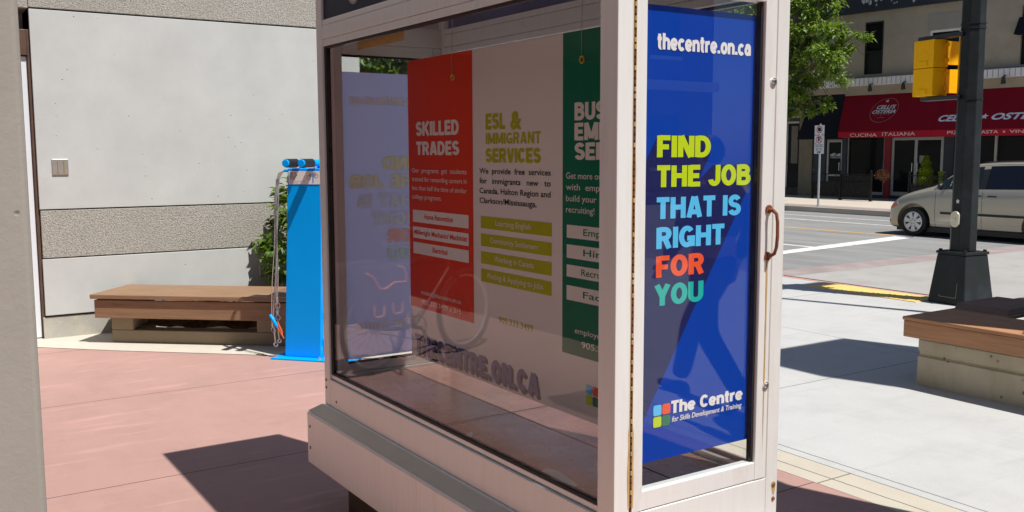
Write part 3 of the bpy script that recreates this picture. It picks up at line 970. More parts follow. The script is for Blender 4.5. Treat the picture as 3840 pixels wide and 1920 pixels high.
for z in (0.1, 0.32, 0.62):
    mb = MB()
    mb.box(lx(0.316, z), lx(0.36, z), 0.04, 0.13, z, z + 0.06)
    mb.build('side_bracket', M['blue'], T, False, 0.004)
for cx in (0.158, 0.292):
    x_ = lx(cx - 0.06, 1.58)
    hb = MB(); hb.cyl((x_, 0.14, 1.572), (x_, -0.215, 1.572), 0.029, 20); hb.cyl((x_, 0.1, 1.52), (x_, 0.1, 1.555), 0.02, 12)
    hbo = hb.build('hanger_bar', M['blue'], T, True, 0.004)
    gb = MB()
    gb.tube([(x_, -0.20 + i * 0.0105, 1.572) for i in range(16)], [0.0345 if i % 2 else 0.032 for i in range(16)], 18)
    gb.build('grip', M['grip'], hbo, True)
mb = MB(); x_ = lx(0.0, 1.53); mb.cyl((x_ + 0.05, 0.02, 1.512), (x_ - 0.035, 0.02, 1.512), 0.012, 12)
mb.build('cable_outlet', M['blue'], T, True)
ends = [(-0.066, 0.42), (-0.052, 0.36), (-0.078, 0.30), (-0.045, 0.46), (-0.09, 0.26)]
for i, (ex, ez) in enumerate(ends):
    x_ = lx(0.0, 1.51)
    pts = [(x_ - 0.03, 0.02, 1.512), (x_ - 0.05 - 0.006 * i, 0.015 - 0.004 * i, 1.49), (x_ - 0.075 - 0.004 * i, 0.0, 1.44)]
    for k in range(1, 9):
        t = k / 8
        pts.append((x_ - 0.078 - 0.003 * i + (ex - x_ + 0.078) * t + 0.006 * sin(3 * pi * t + i), -0.005 * i, 1.44 + (ez - 1.44) * t))
    mb = MB(); mb.tube(pts, 0.0038, 6)
    mb.cyl((pts[2][0], pts[2][1], 1.445), (pts[2][0] - 0.002, pts[2][1], 1.405), 0.008, 8)
    mb.cyl((ex, -0.005 * i, ez + 0.03), (ex, -0.005 * i, ez - 0.005), 0.009, 8)
    mb.torus((ex + 0.004, -0.005 * i, ez - 0.03), (0.3, 1, 0), 0.022, 0.003, 16, 5)
    mb.build('cable', M['steel'], T, True)
mb = MB(); mb.tube([(-0.108, -0.03, 0.352), (-0.10, -0.03, 0.345), (-0.05, -0.03, 0.265), (-0.043, -0.03, 0.255)], [0.008, 0.014, 0.013, 0.008], 10, M['blue'])
mb.tube([(-0.045, -0.03, 0.258), (0.012, -0.03, 0.165)], 0.005, 8, M['orange_tool'])
mb.build('screwdriver', None, T, True)
mb = MB(); mb.tube([(-0.085, -0.01, 0.26), (-0.075, -0.01, 0.13)], 0.006, 6); mb.torus((-0.072, -0.01, 0.11), (0, 1, 0), 0.016, 0.006, 14, 6)
mb.tube([(-0.05, -0.02, 0.3), (-0.035, -0.02, 0.16)], 0.005, 6); mb.torus((-0.033, -0.02, 0.142), (0, 1, 0), 0.014, 0.005, 14, 6)
mb.build('wrench', M['steel'], T, True)
mb = MB(); mb.tube([(-0.045, -0.025, 0.30), (-0.012, -0.025, 0.225), (-0.005, -0.025, 0.19)], [0.006, 0.009, 0.006], 8)
mb.build('pliers', M['orange_tool'], T, True)
# instruction label (slightly proud of the leaning front face)
zc = 1.47
LX0, LX1 = lx(0.014, zc), lx(0.292, zc)
L = Letters((LX0, -0.0035, 1.405), (1, 0, 0), (LEAN * 0.6, 0, 1))
WL = LX1 - LX0 - 0.006
L.rrect(0, WL, 0, 0.104, 0.008, M['label_white'])
lab = L.build('instruction_label', None, T)
L = Letters((LX0, -0.0045, 1.405), (1, 0, 0), (LEAN * 0.6, 0, 1))
for i, tx in enumerate(('HOW TO', 'USE THE', 'REPAIR', 'STAND')):
    L.text(tx, 0.012, 0.012 + 0.0095 * len(tx), 0.082 - i * 0.015, 0.010, M['ink'], 0.02)
L.text('For information on how to use', 0.012, 0.145, 0.022, 0.006, M['ink'], 0)
L.text('the repair stand', 0.012, 0.085, 0.009, 0.006, M['ink'], 0)
L.ring(0.176, 0.052, 0.018, 0.0155, M['ink'], 24); L.ring(0.240, 0.066, 0.018, 0.0155, M['ink'], 24)
for a in ((0.176, 0.052, 0.188, 0.082), (0.182, 0.072, 0.225, 0.083), (0.225, 0.083, 0.24, 0.066), (0.215, 0.062, 0.24, 0.066), (0.182, 0.072, 0.215, 0.062), (0.215, 0.062, 0.228, 0.092), (0.220, 0.093, 0.235, 0.095), (0.178, 0.084, 0.19, 0.083)):
    L.line(*a, 0.0025, M['ink'])
L.rect(0.208, 0.218, 0.012, 0.088, M['blue'])
L.build('lettering', None, lab)

# foot pump beside the stand
T = thing('bike_pump', 'slim bicycle pump with round gauge beside the blue stand', 'pump', (3.02, 7.02, 0))
mb = MB(); mb.cyl((0, 0, 0.0), (0, 0, 0.62), 0.018, 14, M['galv']); mb.cyl((0, 0, 0.62), (0, 0, 0.68), 0.024, 14, M['black_metal'])
mb.build('barrel', None, T, True)
mb = MB(); mb.cyl((0.02, -0.05, 0.0), (0.02, -0.05, 0.05), 0.06, 20, M['black_metal'], 0.045); mb.cyl((0.02, -0.05, 0.05), (0.02, -0.05, 0.056), 0.036, 20, M['label_white'])
mb.build('gauge', None, T, True)
mb = MB(); mb.tube([(-0.09, 0, 0.70), (0.09, 0, 0.70)], 0.014, 10); mb.cyl((0, 0, 0.67), (0, 0, 0.70), 0.008, 8)
mb.build('handle', M['blue'], T, True)
mb = MB(); mb.tube([(0.03, 0, 0.04), (0.09, 0.02, 0.25), (0.05, 0.02, 0.5), (0.02, 0, 0.6)], 0.007, 8)
mb.build('hose', M['black_metal'], T, True)

# ================================================================== DISPLAY KIOSK
X0, X1, Y0, Y1 = 1.617, 2.277, 1.96, 4.04
KO = ((X0 + X1) / 2, (Y0 + Y1) / 2, 0)
K = thing('display_kiosk', 'aluminium and glass display case with posters inside on a flared base', 'display case', KO)
def kp(name, boxes, mat, bevel=0.0025, par=None, smooth=False):
    if name == 'gasket' and len(boxes) > 1:
        return [kp(name, [b1], mat, bevel, par) for b1 in boxes][-1]
    mb = MB()
    for bx in boxes:
        mb.box(*bx)
    return off(mb.build(name, mat, par or K, smooth, bevel), KO)
ZS, ZG0, ZG1, ZR, ZT = 0.506, 0.651, 2.112, 2.224, 2.40
for (a, b_, c, d) in ((X0, X0 + 0.055, Y0, Y0 + 0.075), (X1 - 0.05, X1, Y0, Y0 + 0.075), (X0, X0 + 0.055, Y1 - 0.06, Y1), (X1 - 0.055, X1, Y1 - 0.06, Y1)):
    kp('corner_post', [(a, b_, c, d, ZS, ZT)], M['alu'], 0.003)
# long side rails with stepped mouldings
for xa, sg in ((X0, 1), (X1, -1)):
    kp('lower_rail', [(xa + sg * 0.0005, xa + sg * 0.05, Y0 + 0.076, Y1 - 0.061, ZS, ZG0 - 0.022), (xa + sg * 0.010, xa + sg * 0.045, Y0 + 0.076, Y1 - 0.061, ZG0 - 0.0185, ZG0)], M['alu'])
    kp('upper_rail', [(xa + sg * 0.002, xa + sg * 0.05, Y0 + 0.076, Y1 - 0.061, ZG1 + 0.03, ZR - 0.026), (xa + sg * 0.0045, xa + sg * 0.05, Y0 + 0.076, Y1 - 0.061, ZG1, ZG1 + 0.028), (xa + sg * 0.0045, xa + sg * 0.05, Y0 + 0.076, Y1 - 0.061, ZR - 0.024, ZR)], M['alu'])
    kp('gasket', [(xa + sg * 0.0105, xa + sg * 0.030, Y0 + 0.076, Y0 + 0.084, ZG0, ZG1), (xa + sg * 0.0105, xa + sg * 0.030, Y1 - 0.083, Y1 - 0.061, ZG0, ZG1), (xa + sg * 0.0105, xa + sg * 0.030, Y0 + 0.084, Y1 - 0.083, ZG0, ZG0 + 0.010), (xa + sg * 0.0105, xa + sg * 0.030, Y0 + 0.084, Y1 - 0.083, ZG1 - 0.010, ZG1)], M['gasket'], 0)
    kp('glass_pane', [(xa + sg * 0.017, xa + sg * 0.023, Y0 + 0.086, Y1 - 0.085, ZG0 + 0.011, ZG1 - 0.011)], M['glass'], 0)
    hp = kp('header_panel', [(xa + sg * 0.012, xa + sg * 0.020, Y0 + 0.0765, Y1 - 0.0615, ZR + 0.001, ZT - 0.001)], M['navy_panel'], 0)
    kp('header_backing', [(xa + sg * 0.024, xa + sg * 0.026, Y0 + 0.0765, Y1 - 0.0615, ZR + 0.001, ZT - 0.001)], M['navy_inner'], 0)
    if sg == 1:
        HP = hp
kp('end_rail', [(X0 + 0.056, X1 - 0.051, Y0 + 0.002, Y0 + 0.05, ZS, 0.640)], M['alu'])
kp('end_rail', [(X0 + 0.056, X1 - 0.051, Y0 + 0.002, Y0 + 0.05, ZG1 + 0.045, ZR)], M['alu'])
kp('end_rail', [(X0 + 0.056, X1 - 0.056, Y1 - 0.05, Y1 - 0.002, ZS, 0.640)], M['alu_inner'])
kp('end_rail', [(X0 + 0.056, X1 - 0.056, Y1 - 0.05, Y1 - 0.002, ZG1 + 0.025, ZR)], M['alu_inner'])
kp('end_header', [(X0 + 0.0565, X1 - 0.0515, Y0 + 0.012, Y0 + 0.02, ZR + 0.001, ZT - 0.001)], M['navy_panel'], 0)
kp('end_header', [(X0 + 0.0565, X1 - 0.0565, Y1 - 0.02, Y1 - 0.012, ZR + 0.001, ZT - 0.001)], M['alu_inner'], 0)
kp('roof', [(X0 - 0.004, X1 + 0.004, Y0 - 0.004, Y1 + 0.004, ZT, 2.45)], M['alu'], 0.008)
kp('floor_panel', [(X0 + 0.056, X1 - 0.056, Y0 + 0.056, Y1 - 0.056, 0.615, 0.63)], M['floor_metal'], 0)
mb = MB()
mb.box(1.995, 1.999, Y0 + 0.06, Y1 - 0.06, 0.6302, 0.6312); mb.box(X0 + 0.06, 1.994, 3.058, 3.062, 0.6302, 0.6312); mb.box(2.0, X1 - 0.06, 3.058, 3.062, 0.6302, 0.6312)
off(mb.build('floor_seam', M['gasket'], K), KO)
# rusty bleed along the hinge
rg = random.Random(17)
for hx_, sg_ in ((X0 + 0.0545, -1), (X0 + 0.0635, 1)):
    L = Letters((hx_, Y0 - (0.0006 if sg_ < 0 else -0.0004), 0), (1, 0, 0), (0, 0, 1))
    pts = [(0, 0.66)] + [(sg_ * (0.0015 + 0.0055 * abs(mnoise.noise(Vector((z_ * 6, sg_, 0)))) + (0.004 if z_ < 0.9 else 0)), z_) for z_ in [0.66 + 0.03 * i for i in range(50)]] + [(0, 2.13)]
    L.poly(pts if sg_ > 0 else pts[::-1])
    off(L.build('rust_run', M['rust_stain'], K), KO)
# flared skirt
mb = MB()
def rect_ring(o, z):
    return [(X0 - o, Y0 - o, z), (X1 + o, Y0 - o, z), (X1 + o, Y1 + o, z), (X0 - o, Y1 + o, z)]
mb.rings([rect_ring(-0.004, ZS - 0.0005), rect_ring(0.012, ZS - 0.006), rect_ring(0.062, 0.463), rect_ring(0.065, 0.455), rect_ring(0.065, 0.224), rect_ring(0.05, 0.222)])
off(mb.build('flared_skirt', M['alu'], K, False, 0.004), KO)
mb = MB()
mb.face([(X0 - 0.010, Y0 - 0.010, ZS - 0.004), (X0 - 0.010, Y1 + 0.010, ZS - 0.004), (X0 - 0.058, Y1 + 0.058, 0.4675), (X0 - 0.058, Y0 - 0.058, 0.4675)])
bmesh.ops.translate(mb.bm, verts=mb.bm.verts[:], vec=(-0.0016, 0, 0.0018))
off(mb.build('skirt_ledge', M['alu_dull'], K), KO)
kp('pedestal', [(X0 + 0.05, X1 - 0.05, Y0 + 0.15, Y1 - 0.12, -0.05, 0.2225)], M['bronze'], 0.006)
# near door: stiles, rails, pane, piano hinge, pull, locks
D0, D1 = X0 + 0.063, X1 - 0.053
door = kp('door', [(D0, D0 + 0.040, Y0 + 0.001, Y0 + 0.04, 0.643, 2.155), (D1 - 0.048, D1, Y0 + 0.001, Y0 + 0.04, 0.643, 2.155),
                   (D0 + 0.0405, D1 - 0.0485, Y0 + 0.003, Y0 + 0.04, 0.643, 0.699), (D0 + 0.0405, D1 - 0.0485, Y0 + 0.003, Y0 + 0.04, 2.085, 2.155)], M['alu'])
kp('gasket', [(D1 - 0.0575, D1 - 0.0487, Y0 + 0.012, Y0 + 0.03, 0.70, 2.084), (D0 + 0.0407, D0 + 0.045, Y0 + 0.010, Y0 + 0.03, 0.70, 2.084)], M['gasket'], 0, door)
kp('pane', [(D0 + 0.046, D1 - 0.058, Y0 + 0.016, Y0 + 0.022, 0.7, 2.084)], M['glass_thin'], 0, door)
mb = MB()
hx = X0 + 0.0595
rg = random.Random(9)
z = 0.645
mb.box(hx - 0.0048, hx + 0.0034, Y0 - 0.0005, Y0 + 0.02, 0.643, 2.155, M['gasket'])
while z < 2.15:
    mb.cyl((hx - 0.0005, Y0 - 0.0005, z), (hx - 0.0005, Y0 - 0.0005, z + 0.012), 0.0032, 8, M['rust'] if rg.random() < 0.6 else M['rust_stain'])
    z += 0.0185
off(mb.build('hinge', None, door), KO)
px = D1 - 0.019
mb = MB()
pts = [(px, Y0 + 0.004, 1.475), (px, Y0 - 0.018, 1.475), (px + 0.004, Y0 - 0.028, 1.465), (px + 0.006, Y0 - 0.031, 1.44), (px + 0.006, Y0 - 0.032, 1.40), (px + 0.005, Y0 - 0.030, 1.365), (px + 0.003, Y0 - 0.024, 1.345), (px, Y0 - 0.012, 1.338), (px, Y0 + 0.004, 1.338)]
mb.tube(pts, [0.007, 0.006, 0.005, 0.005, 0.0052, 0.005, 0.005, 0.006, 0.007], 12)
mb.cyl((px, Y0 + 0.002, 1.478), (px, Y0 - 0.004, 1.478), 0.013, 16); mb.cyl((px, Y0 + 0.002, 1.336), (px, Y0 - 0.004, 1.336), 0.013, 16)
off(mb.build('pull_handle', M['rust'], door, True), KO)
for lz in (1.855, 0.937):
    mb = MB(); lxx = D1 - 0.012
    mb.cyl((lxx, Y0 + 0.002, lz), (lxx, Y0 - 0.004, lz), 0.0115, 24, M['steel']); mb.cyl((lxx, Y0 - 0.004, lz), (lxx, Y0 - 0.0065, lz), 0.0085, 24, M['steel'], 0.007)
    mb.box(lxx - 0.0012, lxx + 0.0012, Y0 - 0.0075, Y0 - 0.0066, lz - 0.004, lz + 0.004, M['gasket'])
    off(mb.build('lock', None, door, True), KO)
# rust runs below the handle and hinge: thin stains on the stile face
L = Letters((px, Y0 - 0.0006, 1.33), (1, 0, 0), (0, 0, 1))
L.poly([(-0.004, 0), (0.004, 0), (0.0028, -0.12), (0.003, -0.34), (0.0005, -0.62), (-0.002, -0.40), (-0.002, -0.16)])
off(L.build('rust_run', M['rust_stain'], door), KO)
# screws
def screw(p, axis, r, name='screw'):
    mb = MB()
    a = Vector(axis)
    p = Vector(p)
    st = MB()
    mb.cyl(p, p + a * 0.003, r, 14, M['rust'], r * 0.8)
    mb.cyl(p + a * 0.003, p + a * 0.0035, r * 0.45, 8, M['steel'])
    return off(mb.build(name, None, K, True), KO)
for z_ in (0.612, 0.568):
    screw((X1 - 0.018, Y0, z_), (0, -1, 0), 0.0075)
for yy, zz in ((Y1 - 0.018, 0.62), (Y1 - 0.018, 0.585), (Y1 - 0.13, 0.54)):
    screw((X0 if yy > 4 else X0 + 0.0005, yy, zz), (-1, 0, 0), 0.0065)
for zz in (0.40, 0.30):
    screw((X0 - 0.065, Y1 + 0.03, zz), (-1, 0, 0), 0.0075)
L = Letters((X1 - 0.018, Y0 - 0.0006, 0.612), (1, 0, 0), (0, 0, 1))
L.poly([(-0.011, 0.004), (-0.006, 0.011), (0.006, 0.011), (0.011, 0.003), (0.008, -0.018), (0.002, -0.034), (-0.005, -0.022)], M['rust_stain'])
off(L.build('rust_ring', None, K), KO)
# far end door frame and pane
kp('end_frame', [(X0 + 0.057, X0 + 0.10, Y1 - 0.045, Y1 - 0.006, 0.642, 2.136), (X1 - 0.10, X1 - 0.057, Y1 - 0.045, Y1 - 0.006, 0.642, 2.136), (X0 + 0.1005, X1 - 0.1005, Y1 - 0.043, Y1 - 0.008, 0.642, 0.684), (X0 + 0.1005, X1 - 0.1005, Y1 - 0.043, Y1 - 0.008, 2.086, 2.136)], M['alu_inner'])
kp('glass_pane', [(X0 + 0.101, X1 - 0.101, Y1 - 0.028, Y1 - 0.022, 0.685, 2.085)], M['glass_thin'], 0)
kp('gasket', [(X0 + 0.101, X1 - 0.101, Y1 - 0.0425, Y1 - 0.029, 2.076, 2.0855), (X0 + 0.101, X1 - 0.101, Y1 - 0.0425, Y1 - 0.029, 0.6845, 0.694)], M['gasket'], 0)
# tape strip left on the glass, inside
mb = MB(); mb.box(X0 + 0.0242, X0 + 0.0252, 3.235, 3.655, 2.068, 2.1)
off(mb.build('tape_strip', M['tape'], K), KO)
rg = random.Random(4)
mb = MB()
for _ in range(16):
    yy = rg.uniform(2.2, 3.4); zz = rg.uniform(2.118, 2.19); a = rg.uniform(0.006, 0.02)
    mb.face([(X1 - 0.052, yy, zz), (X1 - 0.052, yy + a, zz + rg.uniform(-.004, .004)), (X1 - 0.052, yy + a * rg.uniform(.4, 1), zz + a * 0.7), (X1 - 0.052, yy + a * .1, zz + a * rg.uniform(.5, 1))])
off(mb.build('tape_residue', M['sticker'], K), KO)
# header crest
L = Letters((X0 + 0.0105, 3.655, 2.318), (0, -1, 0), (0, 0, 1))
L.disc(0, 0, 0.066, M['cream'], 40)
L.disc(0, 0.006, 0.043, M['navy_panel'], 32) if False else None
cr = off(L.build('crest', None, HP), KO)
L = Letters((X0 + 0.0098, 3.655, 2.318), (0, -1, 0), (0, 0, 1))
L.disc(0, 0.004, 0.044, M['navy_print'], 32)
L.ring(0, 0.0, 0.063, 0.060, M['navy_print'], 36)
off(L.build('crest_mark', None, HP), KO)

# ---------------------------------------------------------------- POSTERS
def centre_poster(label, O, rz, wd, ht, back=False):
    """blue hanging poster, local x right, z up from its lower edge, facing local -y"""
    o = thing('hanging_poster', label, 'poster', O, rz)
    mb = MB(); mb.box(0, wd, 0, 0.003 if not back else 0.002, 0, ht, M['lav' if back else 'blue_print'])
    sheet = mb.build('sheet', None, o)
    L = Letters((0, -0.0008, 0), (1, 0, 0), (0, 0, 1))
    sl = 1.62   # long printed shadow falls down and to the left
    if not back: L.poly([(0.044, 0.928), (0.244, 0.928), (0.244, 0.872), (0.205, 0.81), (0.19, 0.76), (0.0, 0.46), (0.0, 0.857)], M['shade_print'])
    if not back: L.build('printed_shadow', None, o)
    L = Letters((0, -0.0011, 0), (1, 0, 0), (0, 0, 1))
    if not back: L.poly([(0.258, 0.845), (0.412, 0.845), (0.412, 0.788), (0.0, 0.12), (0.0, 0.52), (0.2, 0.80)], M['shade_print'])
    if not back: L.build('printed_shadow', None, o)
    L = Letters((0, -0.0016, 0), (1, 0, 0), (0, 0, 1))
    def tx(b, u0, u1, v0, h, mat, **k):
        if 'bold' in k:
            L.text(b, u0, u1, v0, h, mat, k.pop('bold'), **k)
        else:
            L.block(b, u0, u1, v0, h, mat)
    tx('thecentre.on.ca', 0.037, 0.402, 1.163, 0.044, M['bright_white'])
    tx('FIND', 0.042, 0.246, 0.868, 0.060, M['bright_lime'])
    tx('THE JOB', 0.042, 0.412, 0.785, 0.060, M['bright_lime'])
    tx('THAT IS', 0.042, 0.374, 0.696, 0.060, M['bright_cyan'])
    tx('RIGHT', 0.044, 0.308, 0.612, 0.060, M['bright_cyan'])
    tx('FOR', 0.044, 0.228, 0.531, 0.060, M['bright_orange'])
    tx('YOU', 0.040, 0.226, 0.450, 0.060, M['bright_teal'])
    tx('The Centre', 0.108, 0.400, 0.130, 0.037, M['bright_white'])
    tx('for Skills Development & Training', 0.112, 0.398, 0.105, 0.015, M['bright_white'], bold=0.015, italic=0.2)
    for i, (mm, uu, vv) in enumerate((('bright_cyan', 0, 1), ('bright_orange', 1, 1), ('bright_lime', 0, 0), ('poster_green', 1, 0))):
        L.rrect(0.040 + uu * 0.034, 0.071 + uu * 0.034, 0.098 + vv * 0.034, 0.129 + vv * 0.034, 0.006, M[mm])
    L.build('lettering', None, o)
    if back:
        L = Letters((0, 0.0026, 0), (1, 0, 0), (0, 0, 1))
        def tb(b, u0, u1, v0, h, mat, **k):
            if 'bold' in k:
                L.text(b, u0, u1, v0, h, mat, k.pop('bold'), **k)
            else:
                L.block(b, u0, u1, v0, h, mat)
        tb('thecentre.on.ca', 0.037, 0.402, 1.163, 0.044, M['lav_text'])
        tb('FIND', 0.042, 0.246, 0.868, 0.060, M['lav_lime'])
        tb('THE JOB', 0.042, 0.412, 0.785, 0.060, M['lav_lime'])
        tb('THAT IS', 0.042, 0.374, 0.696, 0.060, M['lav_cyan'])
        tb('RIGHT', 0.044, 0.308, 0.612, 0.060, M['lav_cyan'])
        tb('FOR', 0.044, 0.228, 0.531, 0.060, M['lav_orange'])
        tb('YOU', 0.040, 0.226, 0.450, 0.060, M['lav_teal'])
        tb('The Centre', 0.108, 0.400, 0.130, 0.037, M['lav_text'])
        tb('for Skills Development & Training', 0.112, 0.398, 0.105, 0.015, M['lav_text'], bold=0.015, italic=0.2)
        L.build('show_through', None, o)
    return o
centre_poster('deep blue FIND THE JOB poster behind the display case door', (1.744, 1.992, 0.767), 0, 0.442, 1.281)
centre_poster('pale back of a poster with mirrored lettering inside the far end of the case', (2.155, 4.004, 0.705), pi, 0.442, 1.305, back=True)

BX, BY = 1.95, 3.815
T = thing('service_board', 'wide board of red white and green panels hanging inside the display case', 'sign board', (BX, BY, 0.735))
def BO_(x=0.0):
    return (x, 0, -0.735)
R_, U_ = (0, -1, 0), (0, 0, 1)
mb = MB(); mb.box(0, 0.006, -1.742, 0, 0, 1.316)
mb.build('board', M['white_print'], T, False, 0.001)
def panel(u0, u1, v0, v1, mat, rc=0.0):
    L = Letters(BO_(-0.0010), R_, U_)
    if rc:
        L.poly([(u0, v0), (u1, v0), (u1, v1), (u0 + rc, v1), (u0, v1 - rc)])
    else:
        L.rect(u0, u1, v0, v1)
    return L.build('panel', mat, T)
pr = panel(0.0, 0.557, 0.962, 2.051, M['red_print'], 0.012)
pg = panel(1.16, 1.742, 0.951, 2.051, M['green_print'])
def fy(y):
    return BY - y
L = Letters(BO_(-0.0018), R_, U_)
W_ = M['white_print']
L.block('SKILLED', fy(3.74), fy(3.366), 1.723, 0.060, W_)
L.block('TRADES', fy(3.739), fy(3.365), 1.640, 0.057, W_)
for i, t in enumerate(('Our  programs  get  students', 'trained for rewarding careers in', 'less than half the time of similar', 'college programs.')):
    L.text(t, fy(3.785), fy(3.785) + (0.478 if i < 3 else 0.268), 1.563 - i * 0.0385, 0.0195, W_, 0.004)
for v0, v1 in ((1.344, 1.398), (1.273, 1.324), (1.204, 1.255)):
    L.rect(fy(3.78), fy(3.294), v0, v1, W_)
L.text('trades@thecentre.on.ca', fy(3.712), fy(3.362), 1.026, 0.019, W_, 0.004)
L.text('905.333.3499 x 315', fy(3.705), fy(3.362), 0.983, 0.020, W_, 0.004)
L.block('BUSI', fy(2.586), fy(2.40), 1.757, 0.058, W_)
L.block('EMP', fy(2.586), fy(2.40), 1.690, 0.057, W_)
L.block('SER', fy(2.585), fy(2.41), 1.625, 0.056, W_)
for i, (t, u1) in enumerate((('Get more ou', 2.44), ('with  empl', 2.44), ('build your', 2.466), ('recruiting!', 2.476))):
    L.text(t, fy(2.634), fy(u1), 1.560 - i * 0.0385, 0.021, W_, 0.004)
for v0, v1 in ((1.357, 1.402), (1.287, 1.334), (1.222, 1.264), (1.141, 1.192)):
    L.rect(fy(2.629), fy(2.15), v0, v1, W_)
L.text('employe', fy(2.581), fy(2.44), 1.030, 0.019, W_, 0.004)
L.text('905.3', fy(2.542), fy(2.435), 0.985, 0.021, W_, 0.004)
L.build('lettering', None, T)
L = Letters(BO_(-0.0024), R_, U_)
R__ = M['red_print']
L.text('Home Renovation', fy(3.672), fy(3.42), 1.362, 0.021, R__, 0.025)
L.text('Millwright Mechanic/ Machinist', fy(3.768), fy(3.306), 1.290, 0.021, R__, 0.025)
L.text('Electrical', fy(3.60), fy(3.47), 1.221, 0.021, R__, 0.025)
G_ = M['green_print']
for t, v in (('Emp', 1.370), ('Hir', 1.301), ('Recru', 1.233), ('Fac', 1.157)):
    L.text(t, fy(2.535 if len(t) < 5 else 2.545), fy(2.44), v, 0.022, G_, 0.008)
L.build('lettering', None, T)
L = Letters(BO_(-0.0012), R_, U_)
LM = M['lime_print']
L.block('ESL', fy(3.159), fy(3.02), 1.738, 0.060, LM)
L.text('&', fy(2.985), fy(2.908), 1.738, 0.060, LM, 0.045)
L.block('IMMIGRANT', fy(3.16), fy(2.787), 1.682, 0.042, LM, th=0.19)
L.block('SERVICES', fy(3.161), fy(2.787), 1.612, 0.053, LM)
for v0, v1 in ((1.353, 1.401), (1.283, 1.331), (1.213, 1.261), (1.141, 1.192)):
    L.rect(fy(3.20), fy(2.72), v0, v1, LM)
L.text('905.333.3499', fy(3.072), fy(2.835), 0.993, 0.024, LM, 0.012)
for i, t in enumerate(('We  provide  free  services', 'for   immigrants   new   to', 'Canada, Halton Region and', 'Clarkson/Mississauga.')):
    L.text(t, fy(3.208), fy(3.208) + (0.482 if i < 3 else 0.395), 1.568 - i * 0.0385, 0.021, M['black_print'], 0.012)
L.build('lettering', None, T)
L = Letters(BO_(-0.0019), R_, U_)
for t, a, b_, v in (('Learning English', 3.09, 2.85, 1.369), ('Community Settlement', 3.13, 2.80, 1.299), ('Working in Canada', 3.10, 2.83, 1.229), ('Finding & Applying to Jobs', 3.15, 2.77, 1.158)):
    L.text(t, fy(a), fy(b_), v, 0.021, W_, 0.004)
L.build('lettering', None, T)
# big web address with its printed drop shadow
L = Letters(BO_(-0.0013), R_, U_)
for k in range(4):
    L.block('THECENTRE.ON.CA', fy(3.776) + 0.005 * k, fy(2.80) + 0.005 * k, 0.757 - 0.0035 * k, 0.082, M['black_print'], track=0.10)
L.build('printed_shadow', None, T)
L = Letters(BO_(-0.0020), R_, U_)
L.block('THECENTRE.ON.CA', fy(3.776), fy(2.80), 0.757, 0.082, M['navy_print'], track=0.10)
for mm, uu, vv in (('bright_cyan', 0, 1), ('bright_orange', 1, 1), ('bright_lime', 0, 0), ('poster_green', 1, 0)):
    L.rrect(fy(2.515) + uu * 0.036, fy(2.515) + 0.032 + uu * 0.036, 0.795 + vv * 0.036, 0.827 + vv * 0.036, 0.006, M[mm])
L.build('lettering', None, T)
for yy in (3.41, 2.545):
    mb = MB(); mb.torus((-0.003, yy - BY, 1.955 - 0.735), (1, 0, 0), 0.011, 0.004, 20, 8)
    mb.build('eyelet', M['brass'], T, True)
    mb = MB(); mb.tube([(-0.004, yy - BY, 1.962 - 0.735), (-0.004, yy - BY + 0.002, 2.06 - 0.735), (0.0, yy - BY, 2.215 - 0.735)], 0.0012, 5)
    mb.build('wire', M['steel'], T)

# ================================================================== RIGHT PLANTER BENCH
PO = (6.03, 3.96, 0)
T = thing('planter_box', 'pitted concrete planter topped with a wide brown wood seat by the lamp post', 'planter', PO)
def pp(name, boxes, mat, bevel=0.006, par=None):
    mb = MB()
    for a in boxes:
        mb.box(*a)
    return off(mb.build(name, mat, par or T, False, bevel), PO)
mb = MB()
prof = [(0.0, -0.06), (0.0, 0.205), (0.012, 0.212), (0.022, 0.222), (0.022, 0.238), (0.006, 0.246), (0.004, 0.322), (0.012, 0.33), (0.28, 0.33), (0.28, -0.06)]
mb.prism([(6.03 + a, -1.5, z) for a, z in prof], (0, 5.46, 0))
mb.prism([(6.311, 3.96 - a, z) for a, z in prof], (2.4, 0, 0))
off(mb.build('concrete_wall', M['planter_conc'], T, False, 0.004), PO)
pp('apron', [(5.955, 5.99, -1.5, 4.03, 0.345, 0.462)], M['wood_y'], 0.005)
pp('apron', [(5.991, 8.75, 3.995, 4.03, 0.345, 0.462)], M['wood'], 0.005)
for xa, xb in ((5.945, 6.135), (6.141, 6.33), (6.336, 6.50)):
    pp('seat_plank', [(xa, xb, -1.5, 4.035 - 0.0, 0.4645, 0.49)], M['wood_y'], 0.005)
for ya, yb in ((3.60, 3.78), (3.786, 4.035)):
    pp('seat_plank', [(6.506, 8.75, ya, yb, 0.4645, 0.49)], M['wood'], 0.005)
mb = MB(); mb.prism([(6.55, 3.62, 0.4905), (6.62, 3.64, 0.525), (7.15, 3.64, 0.525), (7.22, 3.62, 0.4905)], (0, 0.40, 0))
off(mb.build('skate_block', M['wood_dark'], T, False, 0.004), PO)
mb = MB(); mb.prism([(5.97, 2.98, 0.4905), (5.99, 2.98, 0.515), (6.2, 2.98, 0.515), (6.22, 2.98, 0.4905)], (0, 0.22, 0))
off(mb.build('skate_block', M['wood'], T, False, 0.004), PO)
pp('soil', [(6.312, 8.7, -1.5, 3.68, 0.2, 0.40)], M['soil'], 0)
